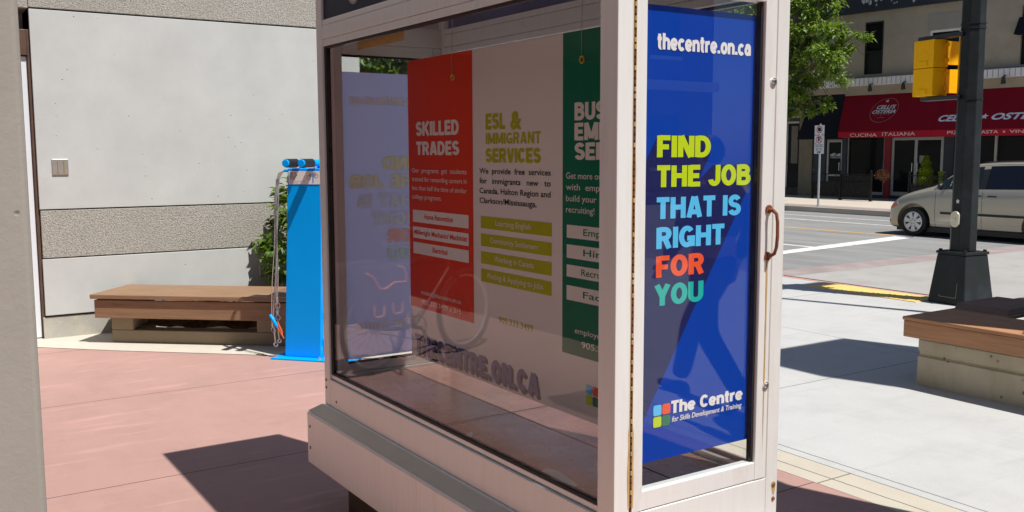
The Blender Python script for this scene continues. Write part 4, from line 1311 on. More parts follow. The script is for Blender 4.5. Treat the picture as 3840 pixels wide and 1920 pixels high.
def flower(x, y, seed):
    rg = random.Random(seed)
    o = thing('flowering_plant', 'purple flowers with green leaves growing in the right planter', 'flower', (x, y, 0.40), 0, 'purple flowers in the planter')
    fb, pb = MB(), MB()
    for i in range(170):
        p = Vector((rg.gauss(0, .07), rg.gauss(0, .07), rg.uniform(0.02, 0.2)))
        leaf_verts(fb.bm, p, rnd_unit(rg) + Vector((p.x, p.y, 0.1)) * 5, Vector((0, 0, 1)), rg.uniform(.03, .06), .012)
    for i in range(26):
        c = Vector((rg.gauss(0, .075), rg.gauss(0, .075), rg.uniform(0.12, 0.23)))
        n = (Vector((c.x, c.y, 0.1)) + rnd_unit(rg) * 0.05).normalized()
        a = n.orthogonal().normalized()
        b2 = n.cross(a)
        for k in range(5):
            an = 2 * pi * k / 5
            leaf_verts(pb.bm, c, a * cos(an) + b2 * sin(an) + n * 0.3, n, 0.022, 0.010)
    fb.build('foliage', M['leaf_bush'], o)
    pb.build('petals', M['petal'], o)
for i, (x, y) in enumerate(((6.90, 3.42), (6.78, 3.2), (7.1, 3.25), (7.25, 3.48), (6.95, 2.95), (6.75, 2.75))):
    flower(x, y, 40 + i)

# ================================================================== SIGNAL POLE
PX, PY = 9.72, 5.90
T = thing('traffic_signal_pole', 'dark octagonal pole with yellow signal head and flared square base', 'traffic signal', (PX, PY, 0), radians(-7))
mb = MB()
def sq(h, z):
    return [(-h, -h, z), (h, -h, z), (h, h, z), (-h, h, z)]
mb.rings([sq(0.232, 0.0), sq(0.232, 0.03), sq(0.178, 0.54)])
mb.build('base', M['pole'], T, False, 0.012)
L = Letters((-0.2095, 0.0, 0.0), (0, -1, 0), (0.09, 0, 1))
for a in ((-.09, .08, .12, .08), (-.09, .08, -.09, .10), (.12, .08, .12, .24)):
    L.line(*a, 0.004, M['infill'])
plate_ = L.build('scratch_mark', None, T)
plate_.location = (-0.026, 0, 0)
mb = MB(); mb.rings([sq(0.188, 0.541), sq(0.188, 0.572)])
for sx in (-.155, .155):
    for sy in (-.155, .155):
        mb.cyl((sx, sy, 0.572), (sx, sy, 0.592), 0.022, 6)
mb.build('base_flange', M['pole'], T, False, 0.006)
mb = MB()
R0, R1_ = 0.138, 0.105
mb.rings([[(R * cos(2 * pi * (j + .5) / 8), R * sin(2 * pi * (j + .5) / 8), z) for j in range(8)] for R, z in ((R0, 0.576), (R1_, 6.0))])
mb.build('shaft', M['pole'], T, False, 0.006)
for z in (2.93, 2.98, 2.19):
    mb = MB()
    Rr = R0 + (R1_ - R0) * (z - 0.58) / 5.42 + 0.006
    mb.rings([[(Rr * cos(2 * pi * (j + .5) / 8), Rr * sin(2 * pi * (j + .5) / 8), zz) for j in range(8)] for zz in (z, z + 0.016)])
    mb.build('band_clamp', M['pole'], T)
# crossing button plate, facing the pavement
mb = MB()
ap = R0 * cos(pi / 8)
pts = []
for i in range(24):
    a = 2 * pi * i / 24
    pts.append((-ap - 0.004, 0.052 * cos(a), 0.92 + 0.052 * sin(a) + (0.035 if sin(a) >= 0 else -0.035)))
mb.prism(pts, (-0.022, 0, 0), M['button'])
mb.cyl((-ap - 0.026, 0, 0.915), (-ap - 0.034, 0, 0.915), 0.014, 16, M['steel'])
mb.build('crossing_button', None, T, False, 0.004)
L = Letters((-ap + 0.0015, -0.01, 1.11), (0, -1, 0), (0, 0, 1))
L.poly([(-.022, .01), (-.008, .012), (0, .03), (.008, .01), (.024, .012), (.012, -.006), (.018, -.024), (0, -.012), (-.018, -.022), (-.012, -.004)])
L.build('sticker', M['sticker'], T)
# the head: two stacked sections, facing across the road (+x), seen from behind
hd = bpy.data.objects.new('signal_head', None); COL.objects.link(hd); hd.parent = T
hd.location = (-0.03, 0.435, 2.25); hd.rotation_euler = (0, 0, radians(-6))
for k, z in enumerate((0.0, 0.305)):
    mb = MB()
    mb.box(-0.17, 0.0, -0.145, 0.145, z, z + 0.298, M['signal'])
    mb.box(-0.176, -0.171, -0.06, 0.06, z + 0.015, z + 0.075, M['signal'])
    mb.build('signal_section', None, hd, False, 0.025, 3)
    mb = MB(); mb.box(0.003, 0.04, -0.145, 0.145, z + 0.003, z + 0.295)
    mb.build('signal_door', M['signal'], hd, False, 0.012, 2)
    mb = MB()
    mb.box(0.0405, 0.21, -0.135, -0.127, z + 0.03, z + 0.285); mb.box(0.0405, 0.21, 0.127, 0.135, z + 0.03, z + 0.285)
    mb.box(0.0405, 0.21, -0.1265, 0.1265, z + 0.277, z + 0.285)
    mb.build('visor', M['signal'], hd, False, 0.003)
    mb = MB(); mb.box(0.0405, 0.046, -0.12, 0.12, z + 0.035, z + 0.265)
    mb.build('lens', M['lamp_lens'], hd)
    mb = MB()
    for zz in (z + 0.06, z + 0.225):
        mb.box(-0.02, 0.03, -0.162, -0.147, zz, zz + 0.04)
        mb.cyl((0.005, -0.158, zz - 0.02), (0.005, -0.158, zz + 0.06), 0.006, 8)
    mb.build('hinge', M['signal'], hd)
for bx in ((-0.10, 0.02, -0.43, 0.17, 0.612, 0.655), (-0.1, 0.02, -0.43, 0.1, -0.05, -0.008)):
    mb = MB(); mb.box(*bx)
    mb.build('bracket', M['black_metal'], hd, False, 0.004)
# narrow yellow terminal box strapped to the street side of the pole
mb = MB(); mb.box(-0.02, 0.10, 0.118, 0.158, 2.23, 2.86)
mb.build('terminal_box', M['signal'], T, False, 0.012)

# ================================================================== PARKING SIGN
T = thing('parking_sign_post', 'thin steel post with two white no parking signs across the street', 'street sign', (23.32, 18.81, 0))
mb = MB(); mb.tube([(0, 0, 0), (0, 0, 2.44)], 0.032, 12)
mb.build('post', M['galv'], T, True)
mb = MB(); mb.tube([(0, 0, 0.0), (0, 0, 0.03)], 0.06, 12); mb.tube([(0, 0, 2.44), (0, 0, 2.47)], 0.02, 8)
mb.build('post_cap', M['galv'], T)
def signplate(z0, z1):
    mb = MB()
    mb.box(-0.045, -0.041, -0.175, 0.175, z0, z1)
    return mb.build('sign_plate', M['sign_white'], T, False, 0.003)
s1 = signplate(2.14, 2.42)
L = Letters((-0.047, 0, 0), (0, -1, 0), (0, 0, 1))
L.ring(0, 2.30, 0.105, 0.082, M['sign_red'], 36); L.disc(0, 2.30, 0.06, M['ink'], 24)
L.line(-0.07, 2.355, 0.07, 2.245, 0.022, M['sign_red'])
L.poly([(0.09, 2.175), (0.13, 2.19), (0.13, 2.16)], M['ink']); L.poly([(0.03, 2.155), (-0.01, 2.165), (-0.01, 2.145)], M['ink'])
L.build('symbol', None, s1)
s2 = signplate(1.58, 2.125)
L = Letters((-0.047, 0, 0), (0, -1, 0), (0, 0, 1))
L.text('P', -0.045, 0.055, 1.945, 0.125, M['ink'], 0.03)
L.ring(-0.005, 2.00, 0.112, 0.092, M['sign_red'], 36)
L.line(-0.075, 2.07, 0.065, 1.93, 0.022, M['sign_red'])
L.poly([(-0.15, 1.885), (-0.11, 1.905), (-0.11, 1.865)], M['ink'])
L.text('LARGE VEHICLE', -0.14, 0.14, 1.825, 0.032, M['ink'], 0.01)
L.text('LOADING ZONE', -0.14, 0.14, 1.775, 0.032, M['ink'], 0.01)
L.text('8am - 6pm', -0.10, 0.10, 1.722, 0.03, M['ink'], 0.01)
L.text('MON - SAT', -0.11, 0.11, 1.675, 0.03, M['ink'], 0.01)
L.rect(-0.03, 0.06, 1.615, 1.65, M['ink']); L.rect(-0.07, -0.035, 1.615, 1.638, M['ink']); L.disc(-0.05, 1.612, 0.012, M['ink'], 12); L.disc(0.03, 1.612, 0.012, M['ink'], 12)
L.build('symbol', None, s2)

# ================================================================== RESTAURANT  local: x into the building, y along the street (left in view), z up
FR = math.atan2(0.098, 0.995)
FO = (28.9, 22.6, 0)
T = thing('restaurant_building', 'tan stucco restaurant with a long red awning and dark shopfront', 'building', FO, FR)
def fp(name, boxes, mat, bevel=0.006, par=None):
    if name in ('pane', 'side_wall', 'bulkhead', 'cornice') and len(boxes) > 1:
        return [fp(name, [b1], mat, bevel, par) for b1 in boxes][-1]
    mb = MB()
    for a in boxes:
        mb.box(*a)
    return mb.build(name, mat, par or T, False, bevel)
# upper wall with real openings
WZ0, WZ1 = 3.55, 13.0
ops = [(-1.70, -1.02, 4.33, 6.12), (-4.40, -3.36, 4.30, 5.62), (-7.4, -6.27, 4.3, 6.1)]
ys = [1.32]
bx = []
cur = 1.32
for (a, b_, z0, z1) in ops:
    bx.append((0, 0.3, b_, cur, WZ0, WZ1)); bx.append((0, 0.3, a, b_, WZ0, z0)); bx.append((0, 0.3, a, b_, z1, WZ1)); cur = a
bx.append((0, 0.3, -16, cur, WZ0, WZ1))
fp('upper_wall', bx, M['stucco'], 0)
fp('roof', [(0.3, 9, -16, 1.32, 11.2, 11.4)], M['infill'], 0)
fp('side_wall', [(0.301, 9, 1.1, 1.32, -0.1, 11.5), (0.301, 9, -16, -15.8, -0.1, 11.5), (8.8, 9, -15.8, 1.1, -0.1, 11.5)], M['stucco'], 0)
w1 = fp('window', [(0.08, 0.12, -1.70, -1.02, 4.33, 6.12)], M['black_glass'], 0)
fp('window_frame', [(-0.02, 0.07, -1.70, -1.66, 4.33, 6.12), (-0.02, 0.07, -1.06, -1.02, 4.33, 6.12), (-0.02, 0.07, -1.66, -1.06, 5.08, 5.13), (-0.02, 0.07, -1.66, -1.06, 6.07, 6.12), (0.05, 0.075, -1.66, -1.06, 4.33, 5.08)], M['black_metal'], 0.003, w1)
w2 = fp('window', [(0.1, 0.14, -4.40, -3.36, 4.30, 5.62)], M['black_glass'], 0)
fp('window_frame', [(0.02, 0.09, -4.40, -4.34, 4.30, 5.62), (0.02, 0.09, -3.42, -3.36, 4.30, 5.62), (0.02, 0.09, -4.34, -3.42, 5.55, 5.62), (-0.03, 0.09, -4.45, -3.32, 4.24, 4.30)], M['cornice'], 0.004, w2)
fp('infill_panel', [(-0.012, 0.0, -4.46, -3.27, 5.64, 6.16)], M['infill'], 0.003)
w3 = fp('window', [(0.1, 0.14, -7.4, -6.27, 4.3, 6.1)], M['black_glass'], 0)
mb = MB(); mb.prism([(-0.35, -7.5, 5.2), (0.0, -7.5, 5.75), (0.0, -7.5, 5.2)], (0, 1.3, 0), None)
mb.build('window_awning', M['black_canvas'], w3)
fp('fascia_sign', [(-0.14, -0.002, -16, 1.3, 6.47, 7.55)], M['fascia'], 0.01)
rg = random.Random(12)
mb = MB()
for i in range(70):
    yy = rg.uniform(-4.3, -0.9); zz = rg.uniform(6.62, 7.0); a = rg.uniform(0.02, 0.09)
    if mnoise.noise(Vector((yy * 2.2, zz * 3, 4))) < -0.12: continue
    n = rg.randint(4, 7)
    mb.face([(-0.143, yy + a * rg.uniform(.3, 1) * cos(-2 * pi * k / n), zz + 1.5 * a * rg.uniform(.3, 1) * sin(-2 * pi * k / n)) for k in range(n)])
mb.build('peeling_lettering', M['flake'], T)
# cornice with standing seams
cb = [(-0.24, -0.002, -16, 1.3, 3.93, 4.20)]
fp('cornice', cb, M['cornice'], 0.01)
mb = MB()
k = 0
y = 1.2
while y > -12:
    mb.box(-0.25, -0.241, y, y + 0.018, 3.95, 4.19); y -= 0.17
mb.build('cornice_seam', M['stucco'], T)
mb = MB(); mb.prism([(-0.26, -16, 4.201), (0.0, -16, 4.27), (0.0, -16, 4.201)], (0, 17.3, 0))
mb.build('cornice_flashing', M['infill'], T)
fp('lower_wall', [(-0.002, 0.0, -16, 1.3, 3.4, 3.92)], M['stucco'], 0)
# shopfront
fp('bulkhead', [(0.02, 0.12, -16, 1.3, -0.1, 0.12), (0.02, 0.2, -16, 1.3, 2.75, 3.5)], M['navy_post'], 0)
g1 = fp('shop_window', [(0.10, 0.13, -1.87, -0.48, 0.12, 2.7)], M['black_glass'], 0)
fp('window_frame', [(0.02, 0.09, -0.50, -0.46, 0.12, 2.7), (0.02, 0.09, -1.90, -1.86, 0.12, 2.7), (0.03, 0.09, -1.86, -0.50, 0.12, 0.22)], M['store_alu'], 0.003, g1)
fp('red_pilaster', [(-0.03, 0.1, -2.15, -1.905, 0.0, 2.75)], M['red_post'])
fp('navy_pilaster', [(-0.02, 0.1, -0.455, -0.26, 0.0, 2.75)], M['navy_post'])
fp('navy_pilaster', [(-0.02, 0.1, 0.40, 0.93, 0.0, 2.75)], M['navy_post'])
# restaurant double door
d1 = fp('door', [(0.02, 0.09, -2.25, -2.155, 0.1, 2.12), (0.02, 0.09, -4.0, -3.90, 0.1, 2.12), (0.02, 0.09, -3.90, -2.25, 2.02, 2.12), (0.02, 0.09, -3.09, -2.985, 0.1, 2.02), (0.02, 0.09, -2.985, -2.25, 0.1, 0.25), (0.02, 0.09, -3.90, -3.09, 0.1, 0.25)], M['store_alu'], 0.004)
fp('pane', [(0.06, 0.07, -2.985, -2.25, 0.25, 2.02), (0.06, 0.07, -3.90, -3.09, 0.25, 2.02)], M['black_glass'], 0, d1)
mb = MB()
for yy in (-2.94, -3.13):
    mb.tube([(-0.03, yy, 0.95), (-0.03, yy, 1.25)], 0.012, 8)
mb.build('handle', M['steel'], d1)
fp('notice', [(0.055, 0.058, -3.3, -3.15, 1.25, 1.5)], M['infill'], 0, d1)
fp('navy_pilaster', [(-0.02, 0.1, -4.35, -4.01, 0.0, 2.75)], M['navy_post'])
g2 = fp('shop_window', [(0.10, 0.13, -16, -4.35, 0.12, 2.7)], M['black_glass'], 0)
fp('window_frame', [(0.02, 0.09, -5.72, -5.64, 0.5, 2.7), (0.02, 0.09, -7.4, -7.32, 0.5, 2.7), (0.02, 0.09, -9.2, -9.12, 0.5, 2.7), (0.02, 0.09, -16, -4.36, 0.3, 0.5)], M['store_alu'], 0.003, g2)
# neighbouring door under the black awning
d2 = fp('door', [(0.02, 0.09, -0.255, -0.20, 0.05, 2.08), (0.02, 0.09, 0.30, 0.385, 0.05, 2.08), (0.02, 0.09, -0.20, 0.30, 1.98, 2.08), (0.02, 0.09, -0.20, 0.30, 0.75, 0.82), (0.02, 0.09, -0.20, 0.30, 0.05, 0.2)], M['store_alu'], 0.004)
fp('pane', [(0.06, 0.07, -0.20, 0.30, 0.2, 1.98)], M['black_glass'], 0, d2)
mb = MB(); mb.tube([(-0.03, -0.17, 0.95), (-0.03, -0.17, 1.25)], 0.014, 8); mb.build('handle', M['steel'], d2)
L = Letters((0.057, 0.26, 0), (0, -1, 0), (0, 0, 1))
L.text('CARRIAGE GATE', 0.0, 0.44, 1.40, 0.05, M['awning_text'], 0.005)
for i, (c, r) in enumerate(((0.06, 0.055), (0.17, 0.06), (0.29, 0.06), (0.40, 0.05))):
    L.ring(c, 1.53, r, r - 0.02, M['awning_text'], 20, a0=20 if i % 2 else 150, a1=290 if i % 2 else 420)
    L.disc(c, 1.53, 0.018, M['awning_text'])
L.rect(0.0, 0.44, 1.475, 1.49, M['awning_text'])
L.build('lettering', None, d2)
# red awning: sloped canvas, left cheek, valance
AX = -1.05
zt, zb, zv = 3.62, 2.325, 2.11
yl, yr = -0.30, -16.0
yl2 = -0.735
aw = bpy.data.objects.new('red_awning', None); COL.objects.link(aw); aw.parent = T
mb = MB()
mb.rings([[(0.0, yl, zt), (0.0, yr, zt), (0.03, yr, zt - 0.02), (0.03, yl, zt - 0.02)], [(AX, yl2, zb), (AX, yr, zb), (AX + 0.03, yr, zb - 0.02), (AX + 0.03, yl2, zb - 0.02)]])
mb.build('canvas', M['awning'], aw)
mb = MB(); mb.box(AX, AX + 0.02, yr, yl2, zv, zb - 0.004)
mb.build('valance', M['awning_v'], aw)
mb = MB(); mb.prism([(0, yl, zt - 0.02), (AX + 0.03, yl2, zb - 0.02), (AX + 0.03, yl2, zv), (0, yl, zv)], (0, -0.01, 0))
mb.build('cheek', M['awning'], aw)
mb = MB()
for yy in (-4.11,):
    mb.box(AX - 0.004, AX - 0.001, yy, yy + 0.015, zv, zb)
mb.prism([(0.0 - 0.006, -3.95, zt), (AX - 0.006, -4.12, zb), (AX - 0.006, -4.14, zb), (-0.006, -3.97, zt)], (-0.002, 0, 0.002))
mb.build('seam', M['awning'], aw)
sl_ = Vector((0 - AX, 0, zt - zb)); SLN = sl_.length; SU = sl_.normalized()
nrm = Vector((-SU.z, 0, SU.x))
def onslope(z):
    return (z - zb) / (zt - zb) * SLN
L = Letters(Vector((AX, 0, zb)) + nrm * 0.006, (0, -1, 0), SU)
cz = onslope(3.04)
L.ring(2.10, cz, 0.545, 0.525, M['awning_line'], 48, sx=0.90)
L.build('ring_emblem', None, aw)
L = Letters(Vector((AX, 0, zb)) + nrm * 0.007, (0, -1, 0), SU)
L.text("CELLI'S", 1.79, 2.47, onslope(3.09), 0.155, M['awning_text'], 0.02, 0.22)
L.text('OSTERIA', 1.70, 2.55, onslope(2.93), 0.155, M['awning_text'], 0.02, 0.22)
L.star(2.07, onslope(3.36), 0.075, M['awning_text'])
for sg in (-1, 1):
    L.ring(2.09 + sg * 0.14, onslope(2.83), 0.10, 0.085, M['awning_line'], 24, sx=1.6, a0=20, a1=160)
    L.ring(2.09 + sg * 0.06, onslope(2.82), 0.06, 0.045, M['awning_line'], 24, sx=1.6, a0=190, a1=330)
L.text("CELLI'S", 4.18, 5.40, onslope(2.60), 0.24, M['awning_text'], 0.035, 0.22)
L.star(5.635, onslope(2.715), 0.13, M['awning_text'])
L.text('OSTERIA', 5.86, 7.72, onslope(2.61), 0.24, M['awning_text'], 0.035, 0.22)
L.build('lettering', None, aw)
L = Letters((AX - 0.004, 0, 0), (0, -1, 0), (0, 0, 1))
L.text('CUCINA', 1.20, 2.205, 2.142, 0.115, M['awning_text_dim'], 0.0)
L.text('ITALIANA', 2.40, 3.56, 2.160, 0.115, M['awning_text_dim'], 0.0)
L.text('PIZZA', 4.63, 5.35, 2.185, 0.095, M['awning_text_dim'], 0.0)
L.text('PASTA', 5.60, 6.21, 2.185, 0.095, M['awning_text_dim'], 0.0)
L.star(6.385, 2.23, 0.05, M['awning_text_dim'])
L.text('VINO', 6.55, 7.18, 2.185, 0.095, M['awning_text_dim'], 0.0)
L.build('valance_lettering', None, aw)
# sloped black awning over the neighbouring door
mb = MB()
mb.rings([[(0.0, 1.05, 3.70), (0.0, -0.29, 3.70), (0.03, -0.29, 3.67), (0.03, 1.05, 3.67)], [(-0.9, 1.05, 2.1), (-0.9, -0.62, 2.1), (-0.87, -0.62, 2.08), (-0.87, 1.05, 2.08)]])
mb.prism([(0, 1.04, 3.68), (-0.88, 1.04, 2.09), (0, 1.04, 2.09)], (0, 0.012, 0))
mb.build('black_awning', M['black_canvas'], T)
# spot lamps above the awning
for yy in (-1.50, -2.72, -6.0):
    mb = MB()
    mb.tube([(-0.25, yy, 3.97), (-0.38, yy, 3.97), (-0.42, yy, 3.92)], 0.018, 8)
    mb.tube([(-0.41, yy, 3.94), (-0.37, yy + 0.02, 3.76), (-0.36, yy + 0.02, 3.73)], [0.045, 0.075, 0.08], 14)
    mb.build('spot_lamp', M['black_metal'], T, True)

# neighbouring shop further left
T = thing('corner_shop', 'dark brick shop with a blue projecting sign left of the black awning', 'shop', FO, FR)
fp('wall', [(0.05, 9, 1.33, 14, -0.1, 2.9), (0.05, 9, 1.33, 14, 4.1, 11.0)], M['dark_brick'], 0)
fp('fascia', [(-0.05, 0.049, 1.33, 14, 2.9, 4.1)], M['beige_trim'], 0.01)
fp('beige_pier', [(-0.06, 0.04, 0.95, 1.329, 0.0, 2.75)], M['beige_trim'])
fp('beige_pier', [(-0.06, 0.04, 1.33, 1.52, 0.0, 2.899)], M['beige_trim'])
fp('cornice', [(-0.75, -0.055, 1.4, 14, 2.92, 3.03), (-0.78, -0.055, 1.56, 14, 4.03, 4.12)], M['cornice'], 0.01)
fp('blue_sign', [(-0.55, -0.056, 1.60, 14, 3.05, 4.02)], M['blue_sign'], 0.01)
fp('blue_sign_end', [(-0.60, -0.551, 1.93, 14, 3.05, 4.02)], M['blue_sign_pale'], 0.005)
fp('upper_board', [(-0.06, 0.04, 1.34, 2.3, 4.2, 4.45)], M['cornice'], 0.005)
sw_ = fp('shop_window', [(0.01, 0.03, 1.56, 14, 0.3, 2.7)], M['black_glass'], 0)
fp('window_frame', [(-0.03, 0.009, 2.04, 2.09, 0.3, 2.7), (-0.03, 0.009, 1.56, 14, 2.7, 2.78)], M['store_alu'], 0.003, sw_)
mb = MB()
for i in range(9):
    mb.box(-0.012, 0.008, 1.62 + i * 0.032, 1.635 + i * 0.032, 1.2, 2.6)
mb.build('curtain', M['infill'], sw_)

# ================================================================== PATIO FENCES
def fence(label, p0, p1, nposts, hgt, lace):
    d = Vector((p1[0] - p0[0], p1[1] - p0[1], 0))
    Ln = d.length
    o = thing('patio_fence', label, 'fence', (p0[0], p0[1], 0), math.atan2(d.y, d.x))
    for i in range(nposts):
        x = Ln * i / (nposts - 1)
        mb = MB(); mb.box(x - 0.03, x + 0.03, -0.03, 0.03, 0, hgt); mb.ball((x, 0, hgt + 0.035), 0.036)
        mb.box(x - 0.05, x + 0.05, -0.05, 0.05, 0.003, 0.02)
        mb.build('post', M['iron'], o)
    for i in range(nposts - 1):
        a, b_ = Ln * i / (nposts - 1) + 0.031, Ln * (i + 1) / (nposts - 1) - 0.031
        mb = MB()
        for z in (0.12, 0.60, 0.86):
            mb.box(a, b_, -0.014, 0.014, z, z + 0.03)
        n = 12
        for k in range(1, n):
            if lace and (i == 0) and k in (2, 3, 9, 10): continue
            x = a + (b_ - a) * k / n
            mb.cyl((x, 0, 0.15), (x, 0, 0.86), 0.006, 6)
        if lace and i == 0:
            for x in (a + (b_ - a) * 0.20, a + (b_ - a) * 0.8):
                for z in (0.22, 0.36, 0.5, 0.7, 0.8):
                    mb.torus((x, 0, z), (0, 1, 0), 0.05, 0.006, 14, 5); mb.torus((x + 0.06, 0, z + 0.04), (0, 1, 0), 0.03, 0.005, 12, 5)
        mb.build('rail_panel', M['iron'], o)
        mb = MB(); mb.box(a + 0.01, b_ - 0.01, 0.016, 0.022, 0.15, 0.59 if i == 0 and lace else 0.84)
        mb.build('mesh_banner', M['banner'], o)
    return o
fence('black iron patio fence with ball topped posts left of the restaurant door', (27.27, 22.27), (27.05, 19.72), 3, 0.95, True)
fence('black iron fence with planter behind the front of the van', (27.15, 18.38), (27.05, 17.12), 2, 0.93, True)

# dried plant, golden conical shrub
def dried(x, y, z):
    rg = random.Random(21)
    o = thing('hanging_plant', 'dried brown plant hanging by the red pillar of the restaurant', 'plant', (x, y, z))
    mb = MB()
    for i in range(120):
        d = rnd_unit(rg); d.z = d.z * 0.8 + 0.05
        p = d * rg.uniform(0.14, 0.30)
        mb.tube([Vector((0, 0, -0.02)), p * 0.5 + rnd_unit(rg) * 0.03, p + rnd_unit(rg) * 0.05], [0.007, 0.006, 0.003], 4)
        for _ in range(3):
            leaf_verts(mb.bm, p * rg.uniform(.6, 1), rnd_unit(rg), rnd_unit(rg), 0.07, 0.014)
    mb.build('dead_stems', M['dry'], o)
    mb = MB(); mb.tube([(0, 0, -0.16), (0, 0, -0.02)], [0.07, 0.11], 14)
    for k in range(3):
        a = 2 * pi * k / 3
        mb.cyl((0.1 * cos(a), 0.1 * sin(a), -0.02), (0, 0, 0.55), 0.004, 5)
    mb.cyl((0, 0, 0.55), (0, 0, 1.5), 0.004, 5)
    mb.build('basket', M['bark'], o)
dried(27.92, 19.9, 0.83)
T = thing('conical_shrub', 'golden green conical shrub in a pot in front of the restaurant door', 'shrub', (28.0, 18.38, 0))
rg = random.Random(31)
mb = MB()
for i in range(3600):
    t = rg.random() ** 0.8
    z = 0.55 + t * 0.93
    R = (0.27 * (1 - t) + 0.05) * (1 + 0.16 * sin(z * 26)) * rg.uniform(0.55, 1.1)
    a = rg.uniform(0, 2 * pi)
    p = Vector((R * cos(a), R * sin(a), z))
    leaf_verts(mb.bm, p, Vector((cos(a), sin(a), 0.6)) + rnd_unit(rg) * 0.6, Vector((0, 0, 1)), rg.uniform(0.03, 0.07), 0.012)
mb.build('foliage', M['leaf_gold'], T)
mb = MB(); mb.tube([(0, 0, 0.0), (0, 0, 0.5), (0, 0, 0.52)], [0.15, 0.22, 0.23], 16)
mb.build('pot', M['bark'], T, True)
T = thing('small_shrub', 'small pale green potted shrub beside the conical shrub', 'shrub', (28.0, 17.82, 0))
mb = MB()
for i in range(700):
    z = rg.uniform(0.5, 0.98); a = rg.uniform(0, 2 * pi); R = rg.uniform(0.02, 0.09)
    leaf_verts(mb.bm, Vector((R * cos(a), R * sin(a), z)), rnd_unit(rg) + Vector((0, 0, .5)), rnd_unit(rg), 0.05, 0.011)
mb.build('foliage', M['leaf_gold'], T)
mb = MB(); mb.tube([(0, 0, 0.0), (0, 0, 0.52)], [0.09, 0.13], 14)
mb.build('pot', M['bark'], T, True)

# ================================================================== TREES
def tree(label, loc, trunk_h, blobs, nleaf, L, mat, seed, tr=0.13):
    rg = random.Random(seed)
    o = thing('deciduous_tree', label, 'tree', loc)
    tb, fb = MB(), MB()
    tb.tube([(0, 0, -0.05), (0.03, 0.02, trunk_h * 0.5), (0, 0, trunk_h), (0.05, 0.05, trunk_h * 1.6)], [tr * 1.25, tr, tr * 0.8, tr * 0.4], 12)
    for (c, r) in blobs:
        c = Vector(c)
        s0 = Vector((0, 0, trunk_h * rg.uniform(0.85, 1.3)))
        md = s0.lerp(c, 0.5) + Vector((0, 0, 0.25))
        tb.tube([s0, md, c], [tr * 0.45, tr * 0.25, 0.012], 7)
        for _ in range(6):
            tp = c + rnd_unit(rg) * r * 0.9
            tb.tube([md.lerp(c, 0.6), (c + tp) / 2 + Vector((0, 0, 0.08)), tp], [0.022, 0.014, 0.005], 5)
    tot = sum(r ** 2 for _, r in blobs)
    for (c, r) in blobs:
        c = Vector(c)
        n = int(nleaf * r ** 2 / tot)
        sub = [(rnd_unit(rg) * rg.uniform(0.35, 1.0)) for _ in range(max(6, int(16 * r)))]
        for i in range(n):
            q = rg.choice(sub)
            k = q + rnd_unit(rg) * rg.uniform(0, 0.34)
            p = c + Vector((k.x * r, k.y * r, k.z * r * 0.62))
            d = Vector((k.x, k.y, 0.0)) + rnd_unit(rg) * 0.9 + Vector((0, 0, -0.25))
            leaf_verts(fb.bm, p, d, Vector((rg.uniform(-.6, .6), rg.uniform(-.6, .6), 1)), L * rg.uniform(0.6, 1.3), L * rg.uniform(0.16, 0.3))
    tb.build('trunk', M['bark'], o, True)
    fb.build('crown', mat, o)
    return o
st_blobs = [((0, -0.6, 3.7), 1.15), ((0.3, -1.9, 4.15), 1.15), ((-0.4, -2.9, 4.55), 0.95), ((0.2, -3.3, 5.0), 0.7), ((0.5, -1.2, 5.3), 1.3), ((-0.3, -2.5, 5.75), 1.0),
            ((0, 0.6, 4.6), 1.4), ((0.2, 0.3, 6.2), 1.7), ((0.6, -1.5, 6.9), 1.4), ((-0.5, 1.6, 5.6), 1.4), ((1.2, 0.6, 5.4), 1.3), ((-0.2, -1.95, 3.35), 0.55), ((0.0, -2.6, 3.15), 0.36), ((0, -2.05, 2.95), 0.3), ((-0.1, -1.1, 3.2), 0.6),
            ((-1.2, -0.6, 5.0), 1.1), ((0, 0.8, 7.6), 1.4), ((-0.2, -2.0, 6.75), 0.8)]
tree('leafy street tree with light green crown on the far pavement', (25.3, 22.95, 0), 2.6, st_blobs, 25000, 0.18, M['leaf_tree'], 8, 0.11)
fb_ = [((0, 0, 4.2), 1.9), ((1.3, 0.8, 3.6), 1.5), ((-1.4, 0.4, 3.6), 1.5), ((0.4, -0.6, 5.6), 1.6), ((1.5, 0.2, 5.2), 1.3), ((-1.0, 0.2, 5.4), 1.3), ((2.0, -0.5, 2.8), 1.1), ((-0.3, -0.9, 2.7), 1.1)]
tree('dark green tree beyond the corner of the concrete building', (10.6, 21.5, 0), 2.0, fb_, 7000, 0.24, M['leaf_far'], 14, 0.16)
fb2 = [((0, 0, 3.6), 1.8), ((1.2, 0.2, 4.8), 1.6), ((-1.2, 0.2, 4.6), 1.5), ((0.2, 0.4, 2.6), 1.2), ((0, 0, 6), 1.5)]
tree('tall bushy tree beside the dark tree behind the building corner', (14.2, 24.0, 0), 2.0, fb2, 4500, 0.26, M['leaf_far'], 15, 0.16)

